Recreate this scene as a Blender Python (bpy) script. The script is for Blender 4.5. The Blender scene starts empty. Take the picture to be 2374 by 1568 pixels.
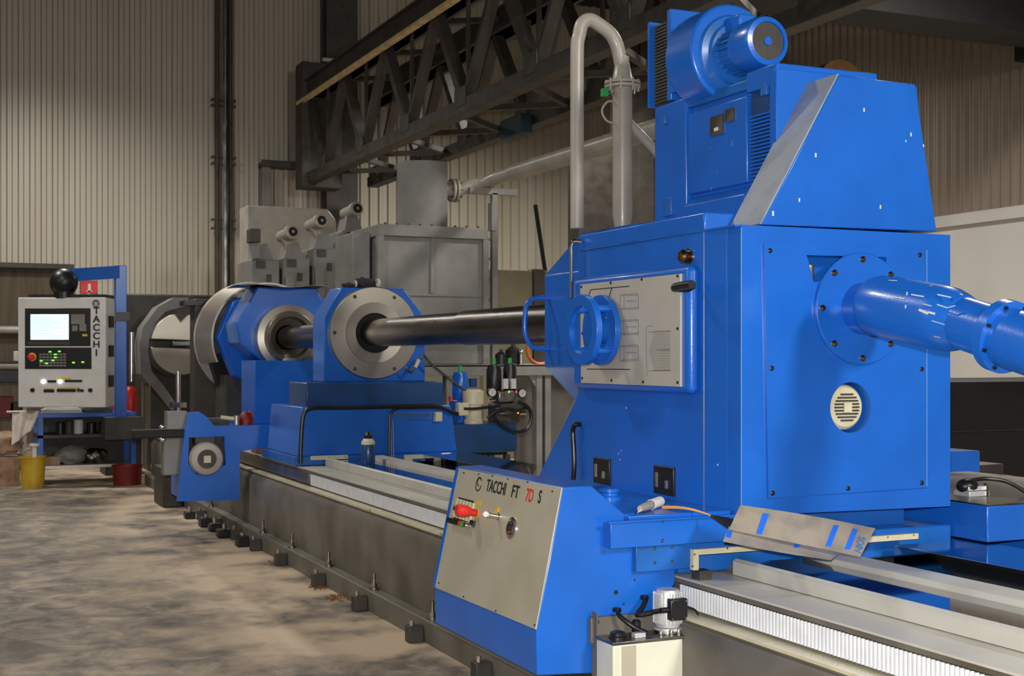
import bpy, bmesh, math, random
from mathutils import Vector, Matrix
random.seed(7)
PI = math.pi
# ------------------------------------------------------------ camera, world, lights
F, TH, CX, HY0, CH = 3050.0, math.radians(24.3), 1187.0, 828.0, 1.6
S_, C_ = math.sin(TH), math.cos(TH)
scene = bpy.context.scene
cd = bpy.data.cameras.new('camera'); cam = bpy.data.objects.new('camera', cd)
scene.collection.objects.link(cam); scene.camera = cam
cd.sensor_width = 24; cd.lens = F/2374*24; cd.shift_y = 44/2374
cd.clip_end = 200; cd.clip_start = .05
cam.location = (0, 0, CH); cam.rotation_euler = (PI/2, 0, -TH)
cd.dof.use_dof = True; cd.dof.focus_distance = 5.2; cd.dof.aperture_fstop = 6.3
vs = scene.view_settings
vs.view_transform = 'Standard'; vs.look = 'None'; vs.gamma = 1; vs.exposure = 0.0
w = bpy.data.worlds.new('world'); scene.world = w; w.use_nodes = True
bgn = w.node_tree.nodes['Background']
bgn.inputs[0].default_value = (1.0, .96, .90, 1); bgn.inputs[1].default_value = .13

def light(name, kind, loc, energy, color=(1, .93, .83), size=.5, target=None, spot=None, blend=.8):
    d = bpy.data.lights.new(name, kind); d.energy = energy; d.color = color
    if kind == 'AREA': d.shape = 'DISK'; d.size = size
    else: d.shadow_soft_size = size
    if kind == 'SPOT': d.spot_size = spot; d.spot_blend = blend
    o = bpy.data.objects.new(name, d); scene.collection.objects.link(o); o.location = loc
    if target is not None:
        o.rotation_euler = (Vector(target)-Vector(loc)).to_track_quat('-Z', 'Y').to_euler()
    return o
# the photographer's flash, mounted just above the lens
light('flash', 'SPOT', (-.02, .0, 1.73), 1000, (1, .985, .96), .035, (2.2, 5.0, 1.55), math.radians(78), .35)
# high bay lamps of the hall, over the aisles
for i, (lx, ly, e) in enumerate([(-1, 10, 780), (-1, 18, 1020), (2.2, 21.5, 880), (10.2, 10, 2400), (10.5, 20.5, 1550)]):
    light('hall_lamp', 'SPOT', (lx, ly, 7.6), e, (1, .965, .89), .35, (lx+.001, ly, 0), math.radians(158), .75)
light('aisle_lamp', 'AREA', (-6.5, 8, 5.5), 110, (1, .95, .88), 3.0, (3.5, 11, 1.2))
light('rear_lamp', 'AREA', (4.5, -5, 5.5), 620, (1, .97, .92), 1.5, (3.5, 4.4, 1.5))

# ------------------------------------------------------------ pixel helpers: where a ray of the photograph meets a plane of the hall
RT = Vector((C_, -S_, 0)); FW = Vector((S_, C_, 0)); UP = Vector((0, 0, 1)); CAMP = Vector((0, 0, CH))
def ray(px, py): return FW + RT*((px-CX)/F) + UP*((HY0-py)/F)
def hit(px, py, p0, n):
    r = ray(px, py); n = Vector(n)
    return CAMP + r*((Vector(p0)-CAMP).dot(n)/r.dot(n))
def HX(px, py, x): return hit(px, py, (x, 0, 0), (1, 0, 0))
def HY(px, py, y): return hit(px, py, (0, y, 0), (0, 1, 0))
def HZ(px, py, z): return hit(px, py, (0, 0, z), (0, 0, 1))
def XA(px, y): return HY(px, 828, y).x
def YA(px, x): return HX(px, 828, x).y
def ZA(py, x, y): return CH - (py-HY0)*(y*C_+x*S_)/F

# ------------------------------------------------------------ materials
def s2l(c):
    return tuple(((v/255)/12.92 if v/255 <= .04045 else ((v/255+.055)/1.055)**2.4) for v in c)
MATS = {}
def mat(name, col, rough=.5, metal=0.0, var=.12, vscale=6, bump=0.0, bscale=60, coat=0.0, col2=None, c2=.5, emit=None, stretch=None, rvar=0.0):
    m = bpy.data.materials.new(name); m.use_nodes = True; nt = m.node_tree; N = nt.nodes; L = nt.links
    b = N['Principled BSDF']; b.inputs['Roughness'].default_value = rough; b.inputs['Metallic'].default_value = metal
    if coat: b.inputs['Coat Weight'].default_value = coat; b.inputs['Coat Roughness'].default_value = .12
    base = s2l(col)
    tc = N.new('ShaderNodeTexCoord'); mp = N.new('ShaderNodeMapping'); L.new(tc.outputs['Object'], mp.inputs[0])
    if stretch: mp.inputs['Scale'].default_value = stretch
    no = N.new('ShaderNodeTexNoise'); no.inputs['Scale'].default_value = vscale; no.inputs['Detail'].default_value = 5
    L.new(mp.outputs[0], no.inputs[0])
    r = N.new('ShaderNodeValToRGB'); L.new(no.outputs['Fac'], r.inputs[0]); L.new(r.outputs[0], b.inputs['Base Color'])
    lo = s2l(col2) if col2 else tuple(v*(1-var) for v in base)
    hi = base if col2 else tuple(min(1, v*(1+var)) for v in base)
    r.color_ramp.elements[0].position = c2-.18; r.color_ramp.elements[0].color = (*lo, 1)
    r.color_ramp.elements[1].position = c2+.12; r.color_ramp.elements[1].color = (*hi, 1)
    if rvar:
        mr = N.new('ShaderNodeMapRange'); L.new(no.outputs['Fac'], mr.inputs[0]); mr.inputs[1].default_value = .3; mr.inputs[2].default_value = .7
        mr.inputs[3].default_value = max(0, rough-rvar); mr.inputs[4].default_value = rough+rvar; L.new(mr.outputs[0], b.inputs['Roughness'])
    if bump:
        n2 = N.new('ShaderNodeTexNoise'); n2.inputs['Scale'].default_value = bscale; n2.inputs['Detail'].default_value = 4
        L.new(mp.outputs[0], n2.inputs[0]); bp = N.new('ShaderNodeBump'); bp.inputs['Strength'].default_value = bump; bp.inputs['Distance'].default_value = .01
        L.new(n2.outputs['Fac'], bp.inputs['Height']); L.new(bp.outputs[0], b.inputs['Normal'])
    if emit: b.inputs['Emission Color'].default_value = (*s2l(emit[0]), 1); b.inputs['Emission Strength'].default_value = emit[1]
    MATS[name] = m; return m
BLUE = mat('blue_paint', (24, 99, 197), .28, 0, .10, 3.5, .05, 90, .12, col2=(22, 92, 184))
BLUE_W = mat('worn_blue_paint', (26, 98, 184), .38, 0, .1, 5, .08, 60, .1, col2=(18, 82, 140), c2=.46)
TEAL = mat('dark_blue_enamel', (16, 68, 122), .35, 0, .1, 4, .05, 60, .2, col2=(12, 58, 98))
GREYM = mat('grey_machine_paint', (128, 126, 122), .55, 0, .12, 3, .1, 40, col2=(112, 109, 104))
GREYP = mat('grey_pipe_paint', (158, 150, 138), .38, 0, .12, 4, .06, 50, .1)
BEDG = mat('bed_grey_paint', (110, 105, 96), .5, 0, .2, 2.2, .1, 30, col2=(80, 73, 60), c2=.47)
PALE = mat('pale_way_paint', (188, 184, 174), .42, 0, .1, 2.5, .06, 50, col2=(166, 161, 150), c2=.4)
STEEL = mat('brushed_steel', (178, 170, 158), .34, .9, .06, 3, .03, 80)
STEELD = mat('worn_steel', (132, 126, 118), .33, 1, .25, 7, .08, 60, rvar=.08)
BAR = mat('turned_bar_steel', (96, 90, 84), .30, 1, .2, 9, .05, 70, stretch=(1, .2, 1), rvar=.06)
MIRROR = mat('polished_cover_steel', (170, 172, 176), .055, 1, .06, 2)
CHROME = mat('chrome', (215, 213, 208), .16, 1, .05, 5)
ALU = mat('aluminium', (206, 206, 206), .42, .45, .08, 14)
BELLOW = mat('pale_bellows', (226, 228, 232), .3, .35, .06, 14)
SILV = mat('satin_silver_panel', (196, 189, 168), .42, .3, .08, 4, .04, 120, col2=(184, 176, 154), c2=.45)
CREAMP = mat('engraved_light_plate', (182, 176, 164), .45, .1, .05, 5)
CREAM = mat('cream_paint', (200, 190, 160), .42, 0, .1, 8)
WHITEC = mat('cream_white_tank_paint', (214, 212, 192), .4, 0, .06, 4)
WHITE = mat('white_paint', (208, 205, 200), .5, 0, .06, 5)
BLACK = mat('black_plastic', (20, 20, 21), .38, 0, .2, 8)
BLACKM = mat('matt_black', (13, 13, 13), .7, 0, .2, 8)
DARK = mat('dark_machine_grey', (62, 58, 53), .55, .2, .25, 5, .1, 40)
TRUSS = mat('dark_grey_steelwork', (66, 61, 56), .6, .1, .25, 4, .1, 30)
TRAIL = mat('sandy_rail_paint', (236, 206, 150), .5, .1, .2, 5)
RED = mat('red_plastic', (205, 42, 34), .4, 0, .08, 8)
DRED = mat('dark_red_paint', (110, 24, 20), .5, 0, .15, 8)
YEL = mat('yellow_paint', (192, 158, 30), .5, 0, .15, 5, col2=(168, 104, 30), c2=.4)
YLAB = mat('yellow_label', (215, 178, 40), .5, 0, .05, 8)
GREEN = mat('green_cap', (40, 150, 70), .5, 0, .1, 8)
ORANGE = mat('orange_hose', (200, 96, 40), .5, 0, .12, 8)
PAPER = mat('paper', (224, 218, 208), .8, 0, .06, 8, .2, 30)
TPAPER = mat('sandpaper_roll', (212, 150, 84), .85, 0, .1, 12, .2, 60)
CARD = mat('cardboard', (158, 132, 108), .85, 0, .15, 8, col2=(128, 92, 66), c2=.5)
CLOTH = mat('white_cloth', (216, 206, 196), .9, 0, .06, 12, .3, 30)
RAGM = mat('dark_rag', (44, 40, 44), .95, 0, .2, 25, .5, 40)
BRASS = mat('bronze_knob', (170, 128, 84), .22, 1, .12, 20)
RUST = mat('rusty_block', (148, 86, 42), .8, .1, .2, 14, .2, 40)
LAMP_G = mat('green_indicator', (120, 220, 60), .4, emit=((120, 255, 60), 1.6))
LAMP_R = mat('red_indicator', (240, 60, 40), .4, emit=((255, 70, 40), 2.0))
LAMP_O = mat('orange_indicator', (240, 150, 60), .4, emit=((255, 150, 60), 1.5))
LAMP_W = mat('white_indicator', (240, 244, 255), .4, emit=((235, 240, 255), 2.2))
SCREEN = mat('lit_screen', (215, 238, 248), .3, emit=((205, 236, 250), 1.0))
SCRB = mat('screen_line', (120, 190, 215), .3, emit=((120, 195, 220), .8))
REDL = mat('red_lettering', (205, 46, 38), .5, 0, .03, 8)
BLKL = mat('black_lettering', (24, 26, 28), .5, 0, .03, 8)
BLUL = mat('blue_print', (36, 104, 225), .45, 0, .03, 8)
BLUT = mat('blue_stamp_ink', (62, 108, 178), .6, 0, .1, 30)
SHEET = mat('thin_tinplate', (186, 174, 156), .30, .35, .2, 9, .12, 14, col2=(146, 139, 131), c2=.45)
SHEEN = mat('sheen_blue_grey_sheet', (150, 156, 166), .42, .1, .1, 6, .06, 40, col2=(122, 132, 150), c2=.45)  # grey sheen of the slanted guard sheet, put into its colour
GREENW = mat('olive_concrete', (128, 121, 100), .8, 0, .1, 3, .15, 20)
BROWNW = mat('brown_gate_boards', (84, 71, 57), .8, 0, .2, 3, .15, 20, stretch=(6, 6, .3))

def wallmat(name, col, stain, amt):
    m = mat(name, col, .42, .15, .06, .7, .05, 30, col2=stain, c2=amt, stretch=(1, 1, .16)); return m
WALLE = wallmat('beige_corrugated_sheet', (182, 174, 160), (160, 146, 112), .36)
WALLS = wallmat('grey_corrugated_sheet', (138, 126, 112), (120, 106, 90), .42)
WALLW = mat('white_wall_panel', (190, 188, 182), .6, 0, .05, .8, .05, 20)
ROOF = mat('dark_roof_sheet', (34, 33, 32), .8, 0, .2, 2)

DX0 = -.65   # object-space shift of the floor mesh (its centre lies at x = .65)
def floormat():
    m = bpy.data.materials.new('worn_concrete_floor'); m.use_nodes = True; nt = m.node_tree; N = nt.nodes; L = nt.links
    b = N['Principled BSDF']; b.inputs['Roughness'].default_value = .72
    tc = N.new('ShaderNodeTexCoord'); mp = N.new('ShaderNodeMapping'); mp.inputs['Scale'].default_value = (1.1, 1.0, 1); L.new(tc.outputs['Object'], mp.inputs[0])
    n1 = N.new('ShaderNodeTexNoise'); n1.inputs['Scale'].default_value = 4.0; n1.inputs['Detail'].default_value = 8; n1.inputs['Roughness'].default_value = .62; n1.inputs['Distortion'].default_value = .6
    n2 = N.new('ShaderNodeTexNoise'); n2.inputs['Scale'].default_value = .55; n2.inputs['Detail'].default_value = 4
    n3 = N.new('ShaderNodeTexNoise'); n3.inputs['Scale'].default_value = 9; n3.inputs['Detail'].default_value = 6
    for n in (n1, n2, n3): L.new(mp.outputs[0], n.inputs[0])
    r1 = N.new('ShaderNodeValToRGB'); L.new(n1.outputs['Fac'], r1.inputs[0])
    e = r1.color_ramp.elements; e[0].position = .36; e[0].color = (*s2l((94, 86, 78)), 1); e[1].position = .66; e[1].color = (*s2l((172, 154, 132)), 1)
    k = e.new(.50); k.color = (*s2l((130, 119, 106)), 1)
    r2 = N.new('ShaderNodeValToRGB'); L.new(n2.outputs['Fac'], r2.inputs[0])
    e = r2.color_ramp.elements; e[0].position = .3; e[0].color = (.62, .60, .60, 1); e[1].position = .62; e[1].color = (1, 1, 1, 1)
    mx = N.new('ShaderNodeMix'); mx.data_type = 'RGBA'; mx.blend_type = 'MULTIPLY'; mx.inputs[0].default_value = .8
    L.new(r1.outputs[0], mx.inputs[6]); L.new(r2.outputs[0], mx.inputs[7])
    r3 = N.new('ShaderNodeValToRGB'); L.new(n3.outputs['Fac'], r3.inputs[0])
    e = r3.color_ramp.elements; e[0].position = .32; e[0].color = (.72, .70, .68, 1); e[1].position = .5; e[1].color = (1, 1, 1, 1)
    m2 = N.new('ShaderNodeMix'); m2.data_type = 'RGBA'; m2.blend_type = 'MULTIPLY'; m2.inputs[0].default_value = .7
    L.new(mx.outputs[2], m2.inputs[6]); L.new(r3.outputs[0], m2.inputs[7]); L.new(m2.outputs[2], b.inputs['Base Color'])
    sx = N.new('ShaderNodeSeparateXYZ'); L.new(tc.outputs['Object'], sx.inputs[0])
    # chalky dust lying beside the machine bed
    a1 = N.new('ShaderNodeMapRange'); L.new(sx.outputs[0], a1.inputs[0]); a1.inputs[1].default_value = DX0+.9; a1.inputs[2].default_value = DX0+2.2; a1.clamp = True
    ns = N.new('ShaderNodeTexNoise'); ns.inputs['Scale'].default_value = 1.7; ns.inputs['Detail'].default_value = 6; L.new(mp.outputs[0], ns.inputs[0])
    r5 = N.new('ShaderNodeMapRange'); L.new(ns.outputs['Fac'], r5.inputs[0]); r5.inputs[1].default_value = .42; r5.inputs[2].default_value = .60
    mu = N.new('ShaderNodeMath'); mu.operation = 'MULTIPLY'; L.new(a1.outputs[0], mu.inputs[0]); L.new(r5.outputs[0], mu.inputs[1])
    m5 = N.new('ShaderNodeMix'); m5.data_type = 'RGBA'; L.new(mu.outputs[0], m5.inputs[0]); L.new(m2.outputs[2], m5.inputs[6]); m5.inputs[7].default_value = (*s2l((208, 184, 156)), 1)
    L.new(m5.outputs[2], b.inputs['Base Color'])
    bp = N.new('ShaderNodeBump'); bp.inputs['Strength'].default_value = .35; bp.inputs['Distance'].default_value = .02
    L.new(n1.outputs['Fac'], bp.inputs['Height']); L.new(bp.outputs[0], b.inputs['Normal'])
    return m
FLOOR = floormat()

# ------------------------------------------------------------ mesh builder
W = {}
class MB:
    def __init__(s): s.bm = bmesh.new()
    def box(s, x0, x1, y0, y1, z0, z1):
        v = [s.bm.verts.new(p) for p in [(x0,y0,z0),(x1,y0,z0),(x1,y1,z0),(x0,y1,z0),(x0,y0,z1),(x1,y0,z1),(x1,y1,z1),(x0,y1,z1)]]
        for f in [(0,3,2,1),(4,5,6,7),(0,1,5,4),(1,2,6,5),(2,3,7,6),(3,0,4,7)]: s.bm.faces.new([v[i] for i in f])
        return s
    def bar(s, p0, p1, wd, ht, up=(0, 0, 1)):
        p0 = Vector(p0); p1 = Vector(p1); d = (p1-p0).normalized(); u = Vector(up)
        if abs(d.dot(u)) > .98: u = Vector((0, 1, 0))
        r = d.cross(u).normalized(); u = r.cross(d).normalized()
        v = []
        for p in (p0, p1):
            for a, b in ((-1,-1),(1,-1),(1,1),(-1,1)): v.append(s.bm.verts.new(p+r*a*wd/2+u*b*ht/2))
        for f in [(0,3,2,1),(4,5,6,7),(0,1,5,4),(1,2,6,5),(2,3,7,6),(3,0,4,7)]: s.bm.faces.new([v[i] for i in f])
        return s
    def prism(s, pts, axis, a0, a1):
        def P(p, a): return {'x': (a, p[0], p[1]), 'y': (p[0], a, p[1]), 'z': (p[0], p[1], a)}[axis]
        A = [s.bm.verts.new(P(p, a0)) for p in pts]; B = [s.bm.verts.new(P(p, a1)) for p in pts]; n = len(pts)
        s.bm.faces.new(A); s.bm.faces.new(B[::-1])
        for i in range(n): s.bm.faces.new([A[i], B[i], B[(i+1) % n], A[(i+1) % n]])
        return s
    def solid(s, front, back):
        A = [s.bm.verts.new(p) for p in front]; B = [s.bm.verts.new(p) for p in back]; n = len(A)
        s.bm.faces.new(A); s.bm.faces.new(B[::-1])
        for i in range(n): s.bm.faces.new([A[i], B[i], B[(i+1) % n], A[(i+1) % n]])
        return s
    def lathe(s, c, axis, prof, n=40, cap=True):
        ax = {'x': Vector((1,0,0)), 'y': Vector((0,1,0)), 'z': Vector((0,0,1))}[axis] if isinstance(axis, str) else Vector(axis).normalized()
        t = Vector((0,0,1)) if abs(ax.z) < .9 else Vector((1,0,0))
        u = ax.cross(t).normalized(); v = ax.cross(u).normalized(); c = Vector(c)
        rings = []
        for r, h in prof:
            if r < 1e-6: rings.append([s.bm.verts.new(c+ax*h)])
            else: rings.append([s.bm.verts.new(c+ax*h+(u*math.cos(2*PI*i/n)+v*math.sin(2*PI*i/n))*r) for i in range(n)])
        for a, b in zip(rings, rings[1:]):
            if len(a) == 1 and len(b) == 1: continue
            for i in range(n):
                j = (i+1) % n
                if len(a) == 1: s.bm.faces.new([a[0], b[j], b[i]])
                elif len(b) == 1: s.bm.faces.new([a[i], a[j], b[0]])
                else: s.bm.faces.new([a[i], a[j], b[j], b[i]])
        if cap:
            for rg in (rings[0], rings[-1]):
                if len(rg) > 1: s.bm.faces.new(rg)
        return s
    def cyl(s, p0, p1, r0, r1=None, n=24):
        p0 = Vector(p0); p1 = Vector(p1); d = p1-p0
        return s.lathe(p0, d, [(r0, 0), (r0 if r1 is None else r1, d.length)], n)
    def ring(s, c, axis, ro, ri, t, n=48):
        return s.lathe(c, axis, [(ri, 0), (ro, 0), (ro, t), (ri, t), (ri, 0)], n, cap=False)
    def tube(s, pts, r, n=12, sm=6, closed=False):
        P = [Vector(p) for p in pts]
        if sm and len(P) > 2:
            Q = []
            for i in range(len(P)-1):
                a = P[max(0, i-1)]; b = P[i]; c = P[i+1]; d = P[min(len(P)-1, i+2)]
                for k in range(sm):
                    t = k/sm
                    Q.append(.5*((2*b)+(c-a)*t+(2*a-5*b+4*c-d)*t*t+(3*b-a-3*c+d)*t**3))
            Q.append(P[-1]); P = Q
        R = r if callable(r) else (lambda t: r)
        d = (P[1]-P[0]).normalized(); t = Vector((0,0,1)) if abs(d.z) < .9 else Vector((1,0,0))
        u = d.cross(t).normalized(); rings = []
        for i, p in enumerate(P):
            d = (P[min(i+1, len(P)-1)]-P[max(i-1, 0)]).normalized()
            u = (u-d*u.dot(d)).normalized(); v = d.cross(u); rr = R(i/(len(P)-1))
            rings.append([s.bm.verts.new(p+(u*math.cos(2*PI*k/n)+v*math.sin(2*PI*k/n))*rr) for k in range(n)])
        for a, b in zip(rings, rings[1:]):
            for k in range(n): s.bm.faces.new([a[k], a[(k+1) % n], b[(k+1) % n], b[k]])
        s.bm.faces.new(rings[0][::-1]); s.bm.faces.new(rings[-1])
        return s
    def ball(s, c, r, sx=1, sy=1, sz=1, seg=16):
        bmesh.ops.create_uvsphere(s.bm, u_segments=seg, v_segments=seg//2+2, radius=r, matrix=Matrix.Translation(c) @ Matrix.Diagonal((sx, sy, sz, 1)))
        return s
    def holes(s, outer, hls, axis, a0, a1):
        def P(p, a): return {'x': (a, p[0], p[1]), 'y': (p[0], a, p[1]), 'z': (p[0], p[1], a)}[axis]
        ed = []
        for loop in [outer]+hls:
            v = [s.bm.verts.new(P(p, a0)) for p in loop]
            ed += [s.bm.edges.new((v[i], v[(i+1) % len(v)])) for i in range(len(v))]
        g = bmesh.ops.triangle_fill(s.bm, use_beauty=True, use_dissolve=False, edges=ed)
        fs = [f for f in g['geom'] if isinstance(f, bmesh.types.BMFace)]
        e = bmesh.ops.extrude_face_region(s.bm, geom=fs)
        dv = Vector(P((0, 0), a1-a0))
        bmesh.ops.translate(s.bm, verts=[x for x in e['geom'] if isinstance(x, bmesh.types.BMVert)], vec=dv)
        return s
    def grid(s, fn, nu, nv, th=0.0):
        V = [[s.bm.verts.new(fn(i/nu, j/nv)) for j in range(nv+1)] for i in range(nu+1)]
        for i in range(nu):
            for j in range(nv): s.bm.faces.new([V[i][j], V[i+1][j], V[i+1][j+1], V[i][j+1]])
        if th:
            s.bm.normal_update(); bmesh.ops.solidify(s.bm, geom=s.bm.faces[:], thickness=th)
        return s
    def build(s, name, m, parent=None, bev=0.0, ang=35, label=None):
        bmesh.ops.recalc_face_normals(s.bm, faces=s.bm.faces[:])
        me = bpy.data.meshes.new(name)
        c = Vector((0, 0, 0)); n = len(s.bm.verts)
        lo = Vector([min(v.co[i] for v in s.bm.verts) for i in range(3)]); hi = Vector([max(v.co[i] for v in s.bm.verts) for i in range(3)])
        c = (lo+hi)/2
        if parent is None: c.z = lo.z
        bmesh.ops.translate(s.bm, verts=s.bm.verts[:], vec=-c)
        s.bm.to_mesh(me); s.bm.free(); me.materials.append(m)
        for p in me.polygons: p.use_smooth = True
        me.set_sharp_from_angle(angle=math.radians(ang))
        o = bpy.data.objects.new(name, me); scene.collection.objects.link(o)
        if parent is not None: o.parent = parent; o.location = c-W[parent]
        else: o.location = c
        W[o] = c
        if bev:
            b = o.modifiers.new('bevel', 'BEVEL'); b.width = bev; b.segments = 4 if bev > .03 else 2; b.limit_method = 'ANGLE'; b.angle_limit = math.radians(35)
            b.harden_normals = False
        if label: o['label'] = label
        return o
def thing(name, label, cat, loc, group=None, rz=0, local=False):
    o = bpy.data.objects.new(name, None); scene.collection.objects.link(o); o.empty_display_size = .1
    o.location = loc; o.rotation_euler = (0, 0, rz); W[o] = Vector((0, 0, 0)) if local else Vector(loc)
    o['label'] = label; o['category'] = cat
    if group: o['group'] = group
    return o
def tag(o, label, cat, group=None, kind=None):
    o['label'] = label; o['category'] = cat
    if group: o['group'] = group
    if kind: o['kind'] = kind
    return o
def struct(o, label=None):
    o['kind'] = 'structure'
    if label: o['label'] = label
    return o
def children(o): return [c for c in scene.collection.objects if c.parent == o]
def dup(o, delta, label=None, parent=None):
    c = o.copy(); scene.collection.objects.link(c)
    c.location = Vector(o.location)+Vector(delta)
    W[c] = W[o]+Vector(delta)
    if parent is not None: c.parent = parent
    for ch in children(o): dup(ch, (0, 0, 0), None, c)
    if label: c['label'] = label
    return c
def text(s, size, m, parent, name, org, right, up, ext=.0012, sx=1.0, align='LEFT', bold=0.0):
    cu = bpy.data.curves.new(name, 'FONT'); cu.body = s; cu.size = size; cu.extrude = ext; cu.offset = bold; cu.align_x = align
    to = bpy.data.objects.new(name, cu); scene.collection.objects.link(to)
    dg = bpy.context.evaluated_depsgraph_get(); me = bpy.data.meshes.new_from_object(to.evaluated_get(dg))
    bpy.data.objects.remove(to); me.materials.clear(); me.materials.append(m)
    r = Vector(right).normalized(); u = Vector(up).normalized(); n = r.cross(u)
    M = Matrix(((r.x*sx, u.x, n.x, org[0]), (r.y*sx, u.y, n.y, org[1]), (r.z*sx, u.z, n.z, org[2]), (0, 0, 0, 1)))
    me.transform(M)
    c = sum((v.co for v in me.vertices), Vector())/max(1, len(me.vertices)); me.transform(Matrix.Translation(-c))
    o = bpy.data.objects.new(name, me); scene.collection.objects.link(o); o.parent = parent; o.location = c-W[parent]; W[o] = c
    return o
def screws(parent, pts, axis, r=.008, h=.006, m=None, name='screw'):
    """pts on a face; axis = outward normal"""
    first = None
    for p in pts:
        if first is None:
            first = MB().lathe(p, axis, [(0, -.004), (r, -.004), (r, h*.5), (r*.6, h), (0, h)], 12).build(name, m or STEELD, parent); f0 = Vector(p)
        else:
            c = first.copy(); scene.collection.objects.link(c); c.location = Vector(first.location)+(Vector(p)-f0); W[c] = W[first]+(Vector(p)-f0)

# ============================================================ THE HALL
YE, XS = 26.0, 15.0          # end wall, side wall
struct(MB().box(-14, XS+.3, -5, YE+.3, -.2, 0).build('floor', FLOOR))
def corr(along0, along1, period, depth, z0, z1, axis, pos, sine=False, sgn=-1):
    bm = bmesh.new(); prev = None; a = along0; pts = []
    while a < along1:
        if sine:
            for k in range(6): pts.append((a+period*k/6, depth*.5*(1-math.cos(2*PI*k/6))))
        else:
            for fr, d in ((0, 0), (.42, 0), (.52, 1), (.88, 1)): pts.append((a+period*fr, depth*d))
        a += period
    A = []; B = []
    for t, d in pts:
        if axis == 'y': p = (t, pos+sgn*d)
        else: p = (pos+sgn*d, t)
        A.append(bm.verts.new((p[0], p[1], z0))); B.append(bm.verts.new((p[0], p[1], z1)))
    for i in range(len(A)-1): bm.faces.new([A[i], A[i+1], B[i+1], B[i]])
    m = MB(); m.bm.free(); m.bm = bm; return m
struct(corr(-12, XS, .2, .055, 2.55, 9.4, 'y', YE).build('wall_back', WALLE, ang=20))
struct(MB().box(-12, XS, YE+.01, YE+.25, 0, 9.4).build('wall_back_plinth', GREENW))
struct(corr(-4, YE, .2, .05, 3.83, 9.4, 'x', XS, sine=True).build('wall_right', WALLS, ang=60))
struct(MB().box(XS+.02, XS+.25, -4, YE, 0, 9.4).build('wall_right_lower', WALLW))
struct(MB().box(XS-.05, XS+.02, -4, YE, 3.68, 3.86).build('trim_1', WALLW))
struct(MB().box(-14, XS+.3, -5, YE+.3, 9.4, 9.6).build('ceiling', ROOF))
# steel column in front of the end wall
c0, c1 = XA(756, 25.5), XA(828, 25.5)
struct(MB().box(c0, c1, 25.45, 25.5, 0, 9.4).box(c0, c1, 25.85, 25.9, 0, 9.4).box((c0+c1)/2-.03, (c0+c1)/2+.03, 25.5, 25.85, 0, 9.4).build('trim_2', TRUSS))
c0, c1 = XA(1344, 22), XA(1424, 22)
cl = MB().box(c0, c1, 22, 22.5, 0, 5.6); struct(cl.build('trim_3', DARK, bev=.01))
c0, c1 = XA(1426, 22.4), XA(1516, 22.4)
struct(MB().box(c0, c0+.25, 22.4, 22.6, 0, 9.4).box(c1-.3, c1, 22.4, 22.6, 0, 9.4).box(c0+.2, c1-.2, 22.5, 22.55, 0, 9.4).build('trim_4', TRUSS))
# brown gate low in the end wall at the far left
gx0, gx1 = -8, XA(158, 25.6)
zt = ZA(622, 1.9, 25.6)
g = MB().box(gx0, gx1, 25.7, 25.85, 0, zt).build('door_1', BROWNW); struct(g)
MB().box(gx0, gx1+.1, 25.55, 25.7, zt, zt+.09).build('door_frame', DARK, g)
for yy in (765, 848):
    z = ZA(yy, 1.7, 25.5)
    MB().cyl((gx0, 25.6, z), (gx1-.1, 25.6, z), .07).build('rail', GREYP, g)

# rainwater pipe wrapped in shiny foil, with brackets
px = XA(519, 25.8)
t = thing('wall_pipe', 'tall foil wrapped pipe running up the beige corrugated end wall', 'pipe', (px, 25.8, 2.4))
ws = MB(); prof = []
zz = 2.3
while zz < 9.3:
    prof.append((.058+.012*random.random(), zz-2.3)); zz += .13
ws.lathe((px+.01, 25.72, 2.3), 'z', prof, 14).build('pipe', CHROME, t, ang=25)
MB().cyl((px-.13, 25.8, 2.3), (px-.13, 25.8, 9.3), .045).build('side_pipe', TRUSS, t)
MB().cyl((px+.13, 25.8, 2.3), (px+.13, 25.8, 9.3), .045).build('side_pipe', TRUSS, t)
for yy in (232, 245, 365, 380, 510, 530):
    z = ZA(yy, px, 25.8); MB().box(px-.24, px+.24, 25.78, 25.86, z-.02, z+.02).build('bracket', TRUSS, t)
p = HY(768, 139, 25.3)
t = thing('strip_lamp', 'short white strip lamp beside the dark column high on the end wall', 'lamp', (p.x, 25.4, p.z))
MB().box(p.x-.17, p.x+.17, 25.28, 25.38, p.z-.03, p.z+.03).build('lamp_body', WHITE, t, bev=.01)
MB().box(p.x-.02, p.x+.02, 25.38, 25.46, p.z-.02, p.z+.02).build('bracket', TRUSS, t)
# cable tray
zt = ZA(374, 6, 25.3); x0, x1 = XA(616, 25.3), XA(742, 25.3)
t = thing('cable_tray', 'grey cable duct turning a corner high on the end wall beside the truss end', 'duct', (x0, 25.4, zt-1.2))
MB().box(x0, x1, 25.62, 25.965, zt-.04, zt+.04).build('tray', TRUSS, t)
MB().box(x0+.02, x0+.2, 25.65, 25.963, ZA(478, x0, 25.3)-.4, zt-.04).build('drop_duct', GREYM, t, bev=.02)
MB().box(x0, x1, 25.62, 25.66, zt+.04, zt+.09).build('rail', TRUSS, t)

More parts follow.
